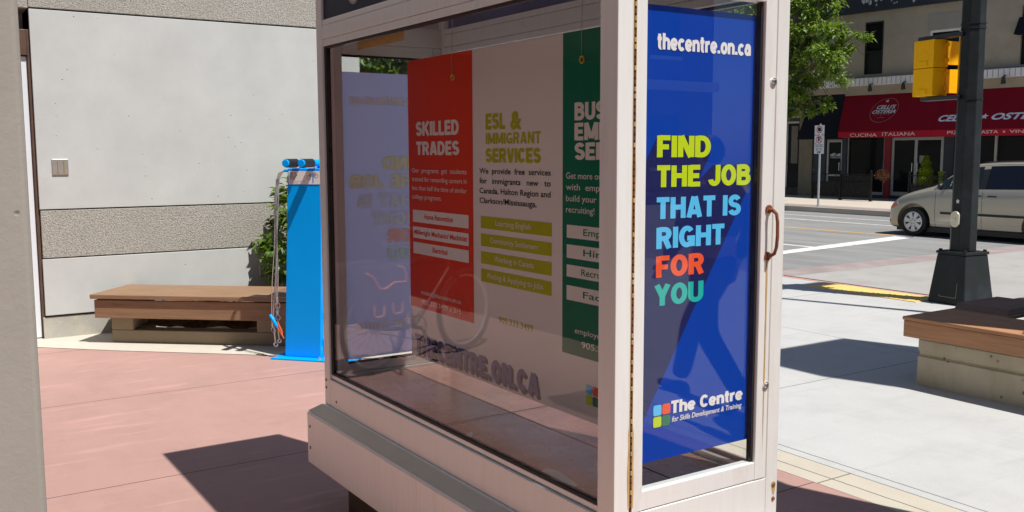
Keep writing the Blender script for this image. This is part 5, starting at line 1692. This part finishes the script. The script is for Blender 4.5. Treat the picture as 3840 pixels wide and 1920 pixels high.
# ================================================================== MINIVAN  local x forward, +y its left side, z up from the road
VO = (19.12, 12.24, -0.15)
T = thing('parked_minivan', 'champagne coloured minivan with black side moulding on the street', 'van', VO, pi / 2)
KEY = [  # x, bottom, shoulder z, half width, top z, half width of top
    (0.715, 0.235, 0.40, 0.50, 0.47, 0.42), (0.69, 0.185, 0.48, 0.66, 0.56, 0.54), (0.61, 0.165, 0.62, 0.765, 0.69, 0.63), (0.45, 0.165, 0.74, 0.825, 0.81, 0.68), (0.15, 0.18, 0.855, 0.855, 0.93, 0.70),
    (-0.20, 0.20, 0.94, 0.862, 1.03, 0.70), (-0.42, 0.205, 0.985, 0.865, 1.10, 0.69), (-0.70, 0.205, 1.00, 0.866, 1.305, 0.645), (-0.98, 0.205, 1.01, 0.866, 1.465, 0.615), (-1.30, 0.205, 1.02, 0.867, 1.535, 0.615),
    (-1.9, 0.205, 1.035, 0.867, 1.57, 0.62), (-2.6, 0.21, 1.05, 0.866, 1.575, 0.62), (-3.2, 0.22, 1.06, 0.86, 1.55, 0.61), (-3.55, 0.24, 1.06, 0.85, 1.49, 0.60), (-3.74, 0.26, 1.03, 0.83, 1.25, 0.64), (-3.80, 0.30, 0.8, 0.80, 0.95, 0.66)]
def vkey(x):
    for i in range(len(KEY) - 1):
        a, b_ = KEY[i], KEY[i + 1]
        if b_[0] <= x <= a[0]:
            t = (a[0] - x) / (a[0] - b_[0])
            p0 = KEY[max(i - 1, 0)]; p3 = KEY[min(i + 2, len(KEY) - 1)]
            out = []
            for k in range(1, 6):
                v = a[k] + (b_[k] - a[k]) * t
                h1 = (b_[0] - a[0])
                m1 = (b_[k] - p0[k]) / (b_[0] - p0[0]) * h1 if p0 is not a else (b_[k] - a[k])
                m2 = (p3[k] - a[k]) / (p3[0] - a[0]) * h1 if p3 is not b_ else (b_[k] - a[k])
                out.append((2 * t**3 - 3 * t**2 + 1) * a[k] + (t**3 - 2 * t**2 + t) * m1 + (-2 * t**3 + 3 * t**2) * b_[k] + (t**3 - t**2) * m2)
            return out
    return list(KEY[-1][1:]) if x < KEY[-1][0] else list(KEY[0][1:])
def half(x):
    zb, zs, w_, zt_, wt_ = vkey(x)
    return [(0, zb), (w_ * 0.88, zb), (w_ * 0.955, zb + 0.025), (w_ * 0.985, zb + 0.10), (w_, zb + (zs - zb) * 0.45), (w_ * 0.998, zb + (zs - zb) * 0.75), (w_ * 0.975, zs - 0.012), (w_ * 0.955, zs + 0.006),
            (wt_ + (w_ * 0.955 - wt_) * 0.12, zs + (zt_ - zs) * 0.86), (wt_ * 0.95, zt_ - 0.012), (wt_ * 0.75, zt_ + 0.012), (0, zt_ + 0.03)]
def side(x, z):
    """left body surface y at height z"""
    h = half(x)[2:10]
    for (y0, z0), (y1, z1) in zip(h, h[1:]):
        if z0 <= z <= z1:
            return y0 + (y1 - y0) * (z - z0) / max(1e-6, z1 - z0)
    return h[-1][0] if z > h[-1][1] else h[0][0]
mb = MB()
xs = [0.715, 0.70, 0.685, 0.66, 0.62, 0.56] + [0.5 - 0.07 * i for i in range(61)] + [-3.74, -3.78, -3.80]
xs = sorted(set(round(x, 3) for x in xs if x >= -3.8), reverse=True)
rings = []
for x in xs:
    h = half(x)
    rings.append([(x, y, z) for y, z in h] + [(x, -y, z) for y, z in h[-2:0:-1]])
mb.rings(rings)
body = mb.build('body', M['van_paint'], T, True)
cut = MB()
for x in (0.0, -2.72):
    for sg in (1, -1):
        cut.cyl((x, sg * 0.62, 0.30), (x, sg * 1.1, 0.30), 0.395, 40)
cu_ = cut.build('cutter_tmp', M['van_trim'])
cu_.parent = T
bo = body.modifiers.new('arch', 'BOOLEAN'); bo.object = cu_; bo.operation = 'DIFFERENCE'; bo.solver = 'EXACT'
dg = bpy.context.evaluated_depsgraph_get(); dg.update()
nm = bpy.data.meshes.new_from_object(body.evaluated_get(dg))
body.modifiers.clear()
body.data = nm
nm.name = 'body'
bpy.data.objects.remove(cu_)
for p in nm.polygons:
    p.use_smooth = True
try:
    nm.set_sharp_from_angle(angle=radians(40))
except Exception:
    pass
def patch(name, loop, mat, off_=0.004, both=True, par=None, nx=14, nz=5):
    """loop: function s in 0..1 -> (x, zlow, zhigh); patch on the body side"""
    for sg in ((1, -1) if both else (1,)):
        mb = MB()
        g = []
        for i in range(nx + 1):
            x, z0, z1 = loop(i / nx)
            col_ = []
            for j in range(nz + 1):
                z = z0 + (z1 - z0) * j / nz
                col_.append(mb.bm.verts.new((x, sg * (side(x, z) + off_), z)))
            g.append(col_)
        for i in range(nx):
            for j in range(nz):
                q = (g[i][j], g[i + 1][j], g[i + 1][j + 1], g[i][j + 1])
                mb.bm.faces.new(q if sg < 0 else q[::-1])
        mb.build(name, mat, par or T, True)
def topz(x):
    return vkey(x)[3]
def shz(x):
    return vkey(x)[1]
def win(xa, xb, la=0.02, ha=0.06, slope=0.0):
    def f(s):
        x = xa + (xb - xa) * s
        return x, shz(x) + la, max(shz(x) + la + 0.004, topz(x) - ha)
    return f
M['van_glass'] = pm('dark_car_glass', (0.012, 0.02, 0.022), 0.04, coat=0.3)
M['van_glass_tint'] = pm('tinted_car_glass', (0.006, 0.007, 0.012), 0.04, coat=0.3)
patch('window_surround', win(-0.44, -3.45, 0.008, 0.035), M['van_trim'], 0.003)
patch('quarter_window', win(-0.50, -0.76), M['van_glass'], 0.006)
patch('front_door_window', win(-0.80, -1.42, 0.02, 0.062), M['van_glass'], 0.006)
patch('sliding_door_window', win(-1.56, -2.55, 0.025, 0.065), M['van_glass_tint'], 0.006)
patch('rear_side_window', win(-2.63, -3.35, 0.025, 0.07), M['van_glass_tint'], 0.006)
# windscreen and rear window
mb = MB()
g = []
for i in range(9):
    x = -0.45 - 0.53 * i / 8
    k = vkey(x)
    g.append([mb.bm.verts.new((x + 0.004, y * k[4] * 0.93, k[3] + 0.034 - 0.024 * abs(y) ** 2)) for y in (-1, -.8, -.4, 0, .4, .8, 1)])
for i in range(8):
    for j in range(6):
        mb.bm.faces.new((g[i][j], g[i][j + 1], g[i + 1][j + 1], g[i + 1][j]))
mb.build('windscreen', M['van_glass'], T, True)
# seams, moulding, sill strip
mb = MB()
for x in (-0.50, -1.515, -2.56):
    for sg in (1, -1):
        mb.tube([(x - (0.03 if z < 0.4 and x > -1 else 0) * (0.4 - z) * 3, sg * (side(x, z) - 0.001), z) for z in [0.23 + 0.04 * i for i in range(20)]], 0.0045, 6)
mb.build('door_seam', M['van_trim'], T)
mb = MB()
for sg in (1, -1):
    pts = [(-0.63 - 0.075 * i, sg * (side(-0.63 - 0.075 * i, 0.52) + 0.004), 0.52 - 0.00 * i) for i in range(25)]
    for a, b_ in zip(pts, pts[1:]):
        mb.prism([(a[0], a[1], a[2] - 0.024), (b_[0], b_[1], b_[2] - 0.024), (b_[0], b_[1], b_[2] + 0.024), (a[0], a[1], a[2] + 0.024)], (0, sg * 0.012, 0))
mb.build('side_moulding', M['van_trim'], T)
mb = MB()
for sg in (1, -1):
    for xa, xb in ((-0.42, -2.34),):
        n = 20
        for i in range(n):
            a = xa + (xb - xa) * i / n; b_ = xa + (xb - xa) * (i + 1) / n
            mb.prism([(a, sg * (side(a, .33) - .001), 0.315), (b_, sg * (side(b_, .33) - .001), 0.315), (b_, sg * (side(b_, .33) - .001), 0.335), (a, sg * (side(a, .33) - .001), 0.335)], (0, sg * 0.006, 0))
mb.build('side_crease', M['van_paint'], T)
mb = MB(); mb.box(0.45, -3.6, -0.76, 0.76, 0.10, 0.2)
mb.build('underbody', M['van_trim'], T)
for x in (-1.40, -1.72):
    mb = MB()
    for sg in (1, -1):
        mb.tube([(x + 0.09, sg * (side(x, .9) + .002), 0.895), (x + 0.06, sg * (side(x, .9) + .022), 0.90), (x - 0.06, sg * (side(x, .9) + .022), 0.90), (x - 0.09, sg * (side(x, .9) + .002), 0.895)], 0.014, 8)
    mb.build('door_handle', M['van_trim'], T, True)
for sg in (1, -1):
    mb = MB(); mb.ball((-0.70, sg * 0.985, 1.07), 0.1, None, (0.55, 0.95, 0.75)); mb.tube([(-0.68, sg * 0.84, 1.02), (-0.70, sg * 0.93, 1.05)], 0.025, 8)
    mb.build('wing_mirror', M['van_trim'], T, True)
    mb = MB(); mb.face([(-0.757, sg * 0.90, 1.02), (-0.757, sg * 1.06, 1.03), (-0.757, sg * 1.055, 1.125), (-0.757, sg * 0.91, 1.115)])
    mb.build('mirror_glass', M['chrome'], T)
patch('headlight', lambda s: (0.64 - 0.26 * s, 0.55 + 0.12 * s, 0.60 + 0.14 * s), M['headlight'], 0.005)
patch('turn_lamp', lambda s: (0.60 - 0.17 * s, 0.56 + 0.07 * s, 0.615 + 0.10 * s), M['amber'], 0.008)
patch('bumper_trim', lambda s: (0.70 - 0.10 * s, 0.27, 0.31), M['van_trim'], 0.004)
patch('tail_lamp', lambda s: (-3.68 - 0.10 * s, 0.62, 0.98), M['sign_red'], 0.004)
mb = MB(); mb.box(0.69, 0.722, -0.42, 0.42, 0.36, 0.46); mb.box(0.68, 0.718, -0.5, 0.5, 0.22, 0.27)
mb.build('grille', M['van_trim'], T, False, 0.01)
# roof rails
mb = MB()
for sg in (1, -1):
    mb.tube([(x, sg * vkey(x)[4] * 0.86, topz(x) + 0.022) for x in [-1.35 - 0.12 * i for i in range(16)]], 0.014, 8)
mb.build('roof_rail', M['van_trim'], T, True)
# wheels
def wheel(x, sg):
    wh = bpy.data.objects.new('wheel', None); COL.objects.link(wh); wh.parent = T; wh.location = (x, sg * 0.79, 0.305); wh.scale = (1.07, 1, 1.07)
    def P(r, y):
        return [(r * cos(2 * pi * j / 40), sg * y, r * sin(2 * pi * j / 40)) for j in range(40)]
    mb = MB()
    mb.rings([P(0.20, -0.1), P(0.272, -0.1), P(0.286, -0.08), P(0.289, 0.0), P(0.285, 0.055), P(0.268, 0.072), P(0.205, 0.066), P(0.198, 0.05)], None, False)
    mb.build('tyre', M['tyre'], wh, True)
    mb = MB()
    mb.rings([P(0.0001, 0.012), P(0.198, 0.012)], M['van_trim'], False)
    mb.rings([P(0.199, 0.05), P(0.199, 0.07), P(0.183, 0.074), P(0.172, 0.05), P(0.172, 0.014)], M['rim'], False)
    mb.rings([P(0.0001, 0.066), P(0.05, 0.066), P(0.075, 0.058), P(0.078, 0.014)], M['rim'], False)
    for k in range(7):
        a = 2 * pi * k / 7 + 0.2
        ca, sa = cos(a), sin(a)
        def q(r, t, y):
            return (r * ca - t * sa, sg * y, r * sa + t * ca)
        mb.rings([[q(0.05, -0.03, 0.015), q(0.05, 0.03, 0.015), q(0.05, 0.026, 0.062), q(0.05, -0.026, 0.062)],
                  [q(0.18, -0.056, 0.015), q(0.18, 0.056, 0.015), q(0.18, 0.048, 0.066), q(0.18, -0.048, 0.066)]], M['rim'])
    for k in range(5):
        a = 2 * pi * k / 5 + .3
        mb.cyl((0.045 * cos(a), sg * 0.06, 0.045 * sin(a)), (0.045 * cos(a), sg * 0.069, 0.045 * sin(a)), 0.011, 8, M['van_trim'])
    mb.build('rim', None, wh, False)
for x in (0.0, -2.72):
    for sg in (1, -1):
        wheel(x, sg)

# ================================================================== BICYCLE (off to the left, seen reflected in the glass)
BD = Vector((-0.94, 0.34, 0)).normalized()
T = thing('bicycle', 'black bicycle with a dark orange piped pannier reflected in the display glass', 'bicycle', (0.30, 6.43, 0), math.atan2(BD.y, BD.x))
R = 0.345
def bwheel(x):
    wh = bpy.data.objects.new('wheel', None); COL.objects.link(wh); wh.parent = T; wh.location = (x, 0, R)
    mb = MB(); mb.torus((0, 0, 0), (0, 1, 0), R - 0.022, 0.022, 48, 8)
    mb.build('tyre', M['tyre'], wh, True)
    mb = MB(); mb.torus((0, 0, 0), (0, 1, 0), R - 0.052, 0.011, 48, 6)
    mb.build('rim', M['rim'], wh, True)
    mb = MB()
    for k in range(32):
        a = 2 * pi * k / 32
        sgn = 1 if k % 2 else -1
        a2 = a + (0.5 if (k // 2) % 2 else -0.5)
        mb.cyl((0.022 * cos(a2), sgn * 0.025, 0.022 * sin(a2)), ((R - 0.055) * cos(a), 0, (R - 0.055) * sin(a)), 0.0014, 4)
    mb.cyl((0, -0.05, 0), (0, 0.05, 0), 0.018, 12)
    mb.build('spokes', M['bike_black'], wh)
bwheel(0.0); bwheel(1.06)
mb = MB()
bb = (0.43, 0, 0.29); st = (0.30, 0, 0.80); hd_t = (0.83, 0, 0.86); hd_b = (0.87, 0, 0.72)
for a, b_, r in ((bb, st, 0.016), (st, hd_t, 0.015), (bb, hd_b, 0.018), (hd_t, hd_b, 0.02)):
    mb.cyl(a, b_, r, 12)
for sg in (1, -1):
    mb.tube([bb, (0.15, sg * 0.06, 0.315), (0, sg * 0.065, R)], 0.010, 8)
    mb.tube([st, (0.25, sg * 0.03, 0.72), (0, sg * 0.065, R)], 0.008, 8)
mb.build('frame', M['bike_black'], T, True)
mb = MB()
for sg in (1, -1):
    mb.tube([hd_b, (0.90, sg * 0.05, 0.66), (1.06, sg * 0.055, R)], [0.016, 0.014, 0.009], 10)
mb.build('fork', M['bike_black'], T, True)
mb = MB(); mb.tube([hd_t, (0.80, 0, 0.99)], 0.014, 10)
mb.tube([(0.72, 0.30, 1.03), (0.80, 0.18, 1.0), (0.82, 0, 0.995), (0.80, -0.18, 1.0), (0.72, -0.30, 1.03)], 0.012, 10)
mb.build('handlebar', M['bike_black'], T, True)
for sg in (1, -1):
    mb = MB(); mb.tube([(0.745, sg * 0.262, 1.02), (0.69, sg * 0.345, 1.043)], 0.017, 10)
    mb.build('grip', M['grip'], T, True)
mb = MB(); mb.cyl(st, (0.275, 0, 0.92), 0.013, 10)
mb.rings([[(x, y * wd, 0.95 + z + (0.012 if x < 0.2 else 0)) for y, z in ((-1, 0), (-.8, .028), (0, .035), (.8, .028), (1, 0), (0, -.03))] for x, wd in ((0.42, 0.015), (0.38, 0.025), (0.30, 0.035), (0.22, 0.065), (0.16, 0.075), (0.14, 0.05))])
mb.build('saddle', M['bike_black'], T, True)
mb = MB(); mb.torus((0.43, 0.05, 0.29), (0, 1, 0), 0.095, 0.006, 32, 6); mb.cyl((0.43, -0.08, 0.29), (0.43, 0.09, 0.29), 0.014, 10)
for sg in (1, -1):
    mb.tube([(0.43, sg * 0.085, 0.29), (0.43 + sg * 0.10, sg * 0.09, 0.29 - sg * 0.13)], 0.009, 8)
    mb.box(0.43 + sg * 0.10 - 0.04, 0.43 + sg * 0.10 + 0.04, sg * 0.095, sg * 0.19, 0.28 - sg * 0.13, 0.30 - sg * 0.13)
mb.tube([(0, 0.05, R + 0.035), (0.43, 0.05, 0.385)], 0.004, 5); mb.tube([(0, 0.05, R - 0.035), (0.43, 0.05, 0.195)], 0.004, 5)
mb.build('crankset', M['bike_black'], T)
mb = MB()
for sg in (1, -1):
    mb.tube([(0.28, sg * 0.05, 0.74), (-0.28, sg * 0.06, 0.73)], 0.006, 6); mb.tube([(-0.05, sg * 0.06, 0.735), (0, sg * 0.075, R)], 0.006, 6)
for i in range(5):
    mb.tube([(0.2 - 0.11 * i, -0.06, 0.735), (0.2 - 0.11 * i, 0.06, 0.735)], 0.005, 6)
mb.tube([(0.1, 0.07, 0.28), (0.06, 0.22, 0.01)], 0.009, 6)
mb.build('rack', M['bike_black'], T, True)
tag(T, T['label'], 'bicycle')
# the panniers hang from the rack
for sg in (1, -1):
    p = thing('pannier_bag', 'black pannier bag with orange piping on the near side of the bicycle rack' if sg > 0 else 'black pannier bag on the far side of the bicycle rack', 'pannier', (0.30, 6.43, 0), math.atan2(BD.y, BD.x))
    mb = MB()
    ys_ = (0.075, 0.21)
    prof = [(-0.27, 0.84), (-0.29, 0.48), (-0.22, 0.38), (0.12, 0.38), (0.19, 0.52), (0.16, 0.84)]
    mb.prism([(x, sg * ys_[0], z) for x, z in prof], (0, sg * 0.14, 0))
    mb.build('bag', M['bag'], p, False, 0.03, 3)
    yb = sg * 0.222
    mb = MB()
    mb.tube([(-0.28, yb, 0.80), (-0.22, yb, 0.77), (-0.15, yb, 0.68), (-0.09, yb, 0.67), (0.0, yb, 0.71), (0.12, yb, 0.70), (0.125, yb, 0.76), (0.10, yb, 0.81), (0.04, yb, 0.825)], 0.009, 8)
    for a in (-0.16, 0.03):
        mb.tube([(a - 0.05, yb, 0.56), (a - 0.05, yb, 0.50), (a - 0.035, yb, 0.475), (a + 0.035, yb, 0.475), (a + 0.05, yb, 0.50), (a + 0.05, yb, 0.55)], 0.007, 8)
    mb.build('piping', M['bag_orange'], p, True)

# ================================================================== WALKING PERSON (beside the camera, seen reflected in the door glass)
def skin_body(name, chains, mat, parent, sub=2):
    me = bpy.data.meshes.new(name)
    vs, es, rs = [], [], []
    idx = {}
    for ch in chains:
        prev = None
        for key, p, r in ch:
            if key in idx:
                i = idx[key]
            else:
                i = len(vs); vs.append(p); rs.append(r); idx[key] = i
            if prev is not None:
                es.append((prev, i))
            prev = i
    me.from_pydata(vs, es, [])
    me.materials.append(mat)
    o = bpy.data.objects.new(name, me)
    COL.objects.link(o)
    o.parent = parent
    o.modifiers.new('skin', 'SKIN')
    for i, sv in enumerate(me.skin_vertices[0].data):
        sv.radius = (rs[i], rs[i]) if not isinstance(rs[i], tuple) else rs[i]
        sv.use_root = (i == 0)
    s_ = o.modifiers.new('sub', 'SUBSURF'); s_.levels = sub; s_.render_levels = sub
    o.modifiers['skin'].use_smooth_shade = True
    return o
# local x forward (walking), y left, z up
PP = (4.42, -0.42, 0)
T = thing('person', 'person in dark trousers and jacket walking, reflected in the display case door', 'person', PP, radians(-93))
ch = [
    [('pel', (0, 0, 0.93), 0.13), ('waist', (0, 0, 1.08), 0.125), ('chest', (0.02, 0, 1.28), 0.145), ('neckb', (0.02, 0, 1.46), 0.075), ('neck', (0.03, 0, 1.52), 0.052), ('skull', (0.05, 0, 1.60), 0.075), ('crown', (0.05, 0, 1.69), 0.07)],
    [('pel', 0, 0), ('hipl', (0.0, 0.085, 0.90), 0.095), ('kneel', (0.26, 0.08, 0.50), 0.062), ('shinl', (0.30, 0.08, 0.28), 0.056), ('anklel', (0.36, 0.08, 0.10), 0.042)],
    [('pel', 0, 0), ('hipr', (0.0, -0.085, 0.90), 0.095), ('kneer', (-0.02, -0.08, 0.49), 0.062), ('shinr', (-0.17, -0.08, 0.32), 0.056), ('ankler', (-0.33, -0.08, 0.15), 0.042)],
    [('chest', 0, 0), ('shl', (0.0, 0.18, 1.42), 0.06), ('ell', (-0.10, 0.23, 1.15), 0.045), ('wrl', (0.0, 0.23, 0.92), 0.028), ('pal', (0.03, 0.23, 0.85), (0.035, 0.018)), ],
    [('chest', 0, 0), ('shr', (0.0, -0.18, 1.42), 0.06), ('elr', (0.06, -0.23, 1.14), 0.045), ('wrr', (0.22, -0.22, 0.95), 0.028), ('par', (0.27, -0.22, 0.89), (0.035, 0.018))],
]
for sd, base, dirx in (('l', Vector((0.03, 0.23, 0.85)), Vector((0.25, 0, -1))), ('r', Vector((0.27, -0.22, 0.89)), Vector((0.5, 0, -1)))):
    for k, ln in enumerate((0.062, 0.074, 0.068, 0.052)):
        o_ = Vector((0.0 + 0.016 * (1.5 - k), 0, -0.012))
        a = base + o_; b_ = a + dirx.normalized() * ln * 0.55; c = b_ + (dirx.normalized() + Vector((0.3, 0, 0.1))).normalized() * ln * 0.45
        ch.append([('pa' + sd, 0, 0), (f'f{sd}{k}a', tuple(a), 0.009), (f'f{sd}{k}b', tuple(b_), 0.0085), (f'f{sd}{k}c', tuple(c), 0.007)])
    a = base + Vector((0.035, 0, 0.02)); b_ = a + Vector((0.02, 0, -0.035))
    ch.append([('pa' + sd, 0, 0), (f't{sd}a', tuple(a), 0.010), (f't{sd}b', tuple(b_), 0.008)])
skin_body('body', ch, M['skin'], T)
tr = [[('p', (0, 0, 0.95), 0.145), ('w', (0, 0, 1.04), 0.138)],
      [('p', 0, 0), ('hl', (0.0, 0.09, 0.89), 0.11), ('kl', (0.26, 0.08, 0.50), 0.08), ('sl', (0.30, 0.08, 0.28), 0.073), ('al', (0.355, 0.08, 0.10), 0.066)],
      [('p', 0, 0), ('hr', (0.0, -0.09, 0.89), 0.11), ('kr', (-0.02, -0.08, 0.49), 0.08), ('sr', (-0.17, -0.08, 0.32), 0.073), ('ar', (-0.32, -0.08, 0.15), 0.066)]]
skin_body('trousers', tr, M['trouser'], T)
jk = [[('w', (0, 0, 1.0), 0.155), ('c', (0.02, 0, 1.26), 0.165), ('n', (0.02, 0, 1.44), 0.10), ('n2', (0.02, 0, 1.49), 0.07)],
      [('c', 0, 0), ('sl', (0.0, 0.185, 1.42), 0.078), ('el', (-0.10, 0.235, 1.15), 0.06), ('wl', (-0.01, 0.23, 0.95), 0.046)],
      [('c', 0, 0), ('sr', (0.0, -0.185, 1.42), 0.078), ('er', (0.06, -0.235, 1.14), 0.06), ('wr', (0.20, -0.222, 0.975), 0.046)]]
skin_body('jacket', jk, M['jacket'], T)
mb = MB(); mb.ball((0.04, 0, 1.655), 0.098, None, (1.0, 0.84, 1.05)); 
for v in mb.bm.verts:
    if v.co.x > 0.09 and v.co.z < 1.69:
        v.co.x = 0.09
mb.build('hair', M['hair'], T, True)
mb = MB()
for sg in (1, -1):
    mb.ball((0.122, sg * 0.03, 1.635), 0.011, M['ink'], (.5, 1, 1), 8, 6)
    mb.ball((0.04, sg * 0.082, 1.62), 0.025, M['skin'], (.7, .4, 1.2), 8, 6)
mb.ball((0.135, 0, 1.605), 0.014, M['skin'], (1.1, 1, 1.6), 8, 6); mb.ball((0.122, 0, 1.575), 0.016, M['sign_red'], (.4, 1.4, .35), 8, 6)
mb.build('face', None, T, True)
for nm_, (fx, fy_, fz, tp) in {'shoe': (0.36, 0.08, 0.0, 0.18), 'shoe ': (-0.36, -0.08, 0.02, -0.75)}.items():
    mb = MB()
    R3 = Matrix.Rotation(-tp, 3, 'Y')
    secs = []
    for x, wd, h in ((-0.075, 0.028, 0.07), (-0.04, 0.036, 0.085), (0.03, 0.04, 0.075), (0.10, 0.045, 0.05), (0.16, 0.04, 0.04), (0.195, 0.02, 0.028)):
        secs.append([Vector((fx, fy_, fz + (0.0 if tp > 0 else 0.10))) + R3 @ Vector((x, y * wd, z * h)) for y, z in ((-1, 0), (1, 0), (1, .55), (.5, 1), (-.5, 1), (-1, .55))])
    mb.rings(secs)
    mb.build('shoe', M['shoe'], T, True)

# ================================================================== BUILDING BEHIND THE CAMERA (only in reflections)
BBO = (6, -26, 0)
T = thing('brick_building', 'brown brick building across the square behind the camera', 'building', BBO)
mb = MB(); mb.box(-20, 24, -8, 0, -0.1, 9.5)
mb.build('wall', M['brick'], T)
mb = MB(); mb.box(-20.2, 24.2, 0.001, 0.35, 9.0, 9.6); mb.box(-20.2, 24.2, 0.001, 0.2, 4.2, 4.6)
mb.build('cornice', M['cornice'], T)
for i in range(14):
    for z in (1.0, 5.6):
        x = -18.5 + i * 3.0
        mb = MB(); mb.box(x, x + 1.5, 0.01, 0.04, z, z + 2.2, M['black_glass']); mb.box(x - 0.1, x + 1.6, 0.01, 0.12, z - 0.15, z - 0.005, M['cornice'])
        mb.build('window', None, T)

# ================================================================== BLOCK ADDED TO SCREEN THE LEFT SKY (off frame, reflected in the case)
OB = (-14, 0, 0)
T = thing('sky_screen_block', 'unseen dark brown block added to screen the sky on the left', 'building', OB)
mb = MB(); mb.box(-10, 0, -24, 9, -0.1, 20)
mb.build('wall', M['brick'], T)
for k in range(5):
    for i in range(10):
        mb = MB(); mb.box(0.01, 0.05, -22.5 + i * 3.1, -20.5 + i * 3.1, 1.0 + k * 3.8, 3.3 + k * 3.8, M['black_glass']); mb.box(0.01, 0.12, -22.6 + i * 3.1, -20.4 + i * 3.1, 0.8 + k * 3.8, 0.99 + k * 3.8, M['infill'])
        mb.build('window', None, T)

# ================================================================== STREET LAMP (off frame, its shadow crosses the pavement)
T = thing('street_lamp', 'slim dark street lamp on the pavement beyond the planter', 'street lamp', (9.6, 3.6, 0))
mb = MB(); mb.tube([(0, 0, 0), (0, 0, 0.5), (0, 0, 0.52), (0, 0, 7.6)], [0.11, 0.10, 0.07, 0.045], 12)
mb.build('post', M['pole'], T, True)
mb = MB(); mb.tube([(0, 0, 7.5), (0.5, 0, 7.8), (1.2, 0, 7.85)], 0.03, 8); mb.box(1.1, 1.7, -0.12, 0.12, 7.78, 7.9)
mb.build('lamp_arm', M['pole'], T)

# ================================================================== PAPER SCRAPS LYING IN THE CASE
def scrap(label, x, y, z, a, b_, seed):
    rg = random.Random(seed)
    o = MB()
    n = 8
    g = []
    for i in range(n + 1):
        t = i / n - 0.5
        zz = 0.008 * sin(t * 5 + seed) + 0.012 * abs(t)
        wv = a * (0.6 + 0.4 * cos(t * 2.5))
        g.append([(-wv / 2, t * b_, zz + 0.004), (wv / 2, t * b_, zz + 0.012), (wv / 2, t * b_, zz + 0.0125), (-wv / 2, t * b_, zz + 0.0045)])
    o.rings(g)
    ob = o.build('paper_scrap', M['paper'], None, True)
    ob.location = (x, y, z)
    tag(ob, label, 'paper scrap')
scrap('long torn white paper scrap lying inside the case near the door', 1.69, 2.32, 0.6305, 0.035, 0.17, 1)
scrap('small white paper scrap lying midway along the case sill', 1.685, 2.86, 0.6305, 0.022, 0.04, 2)
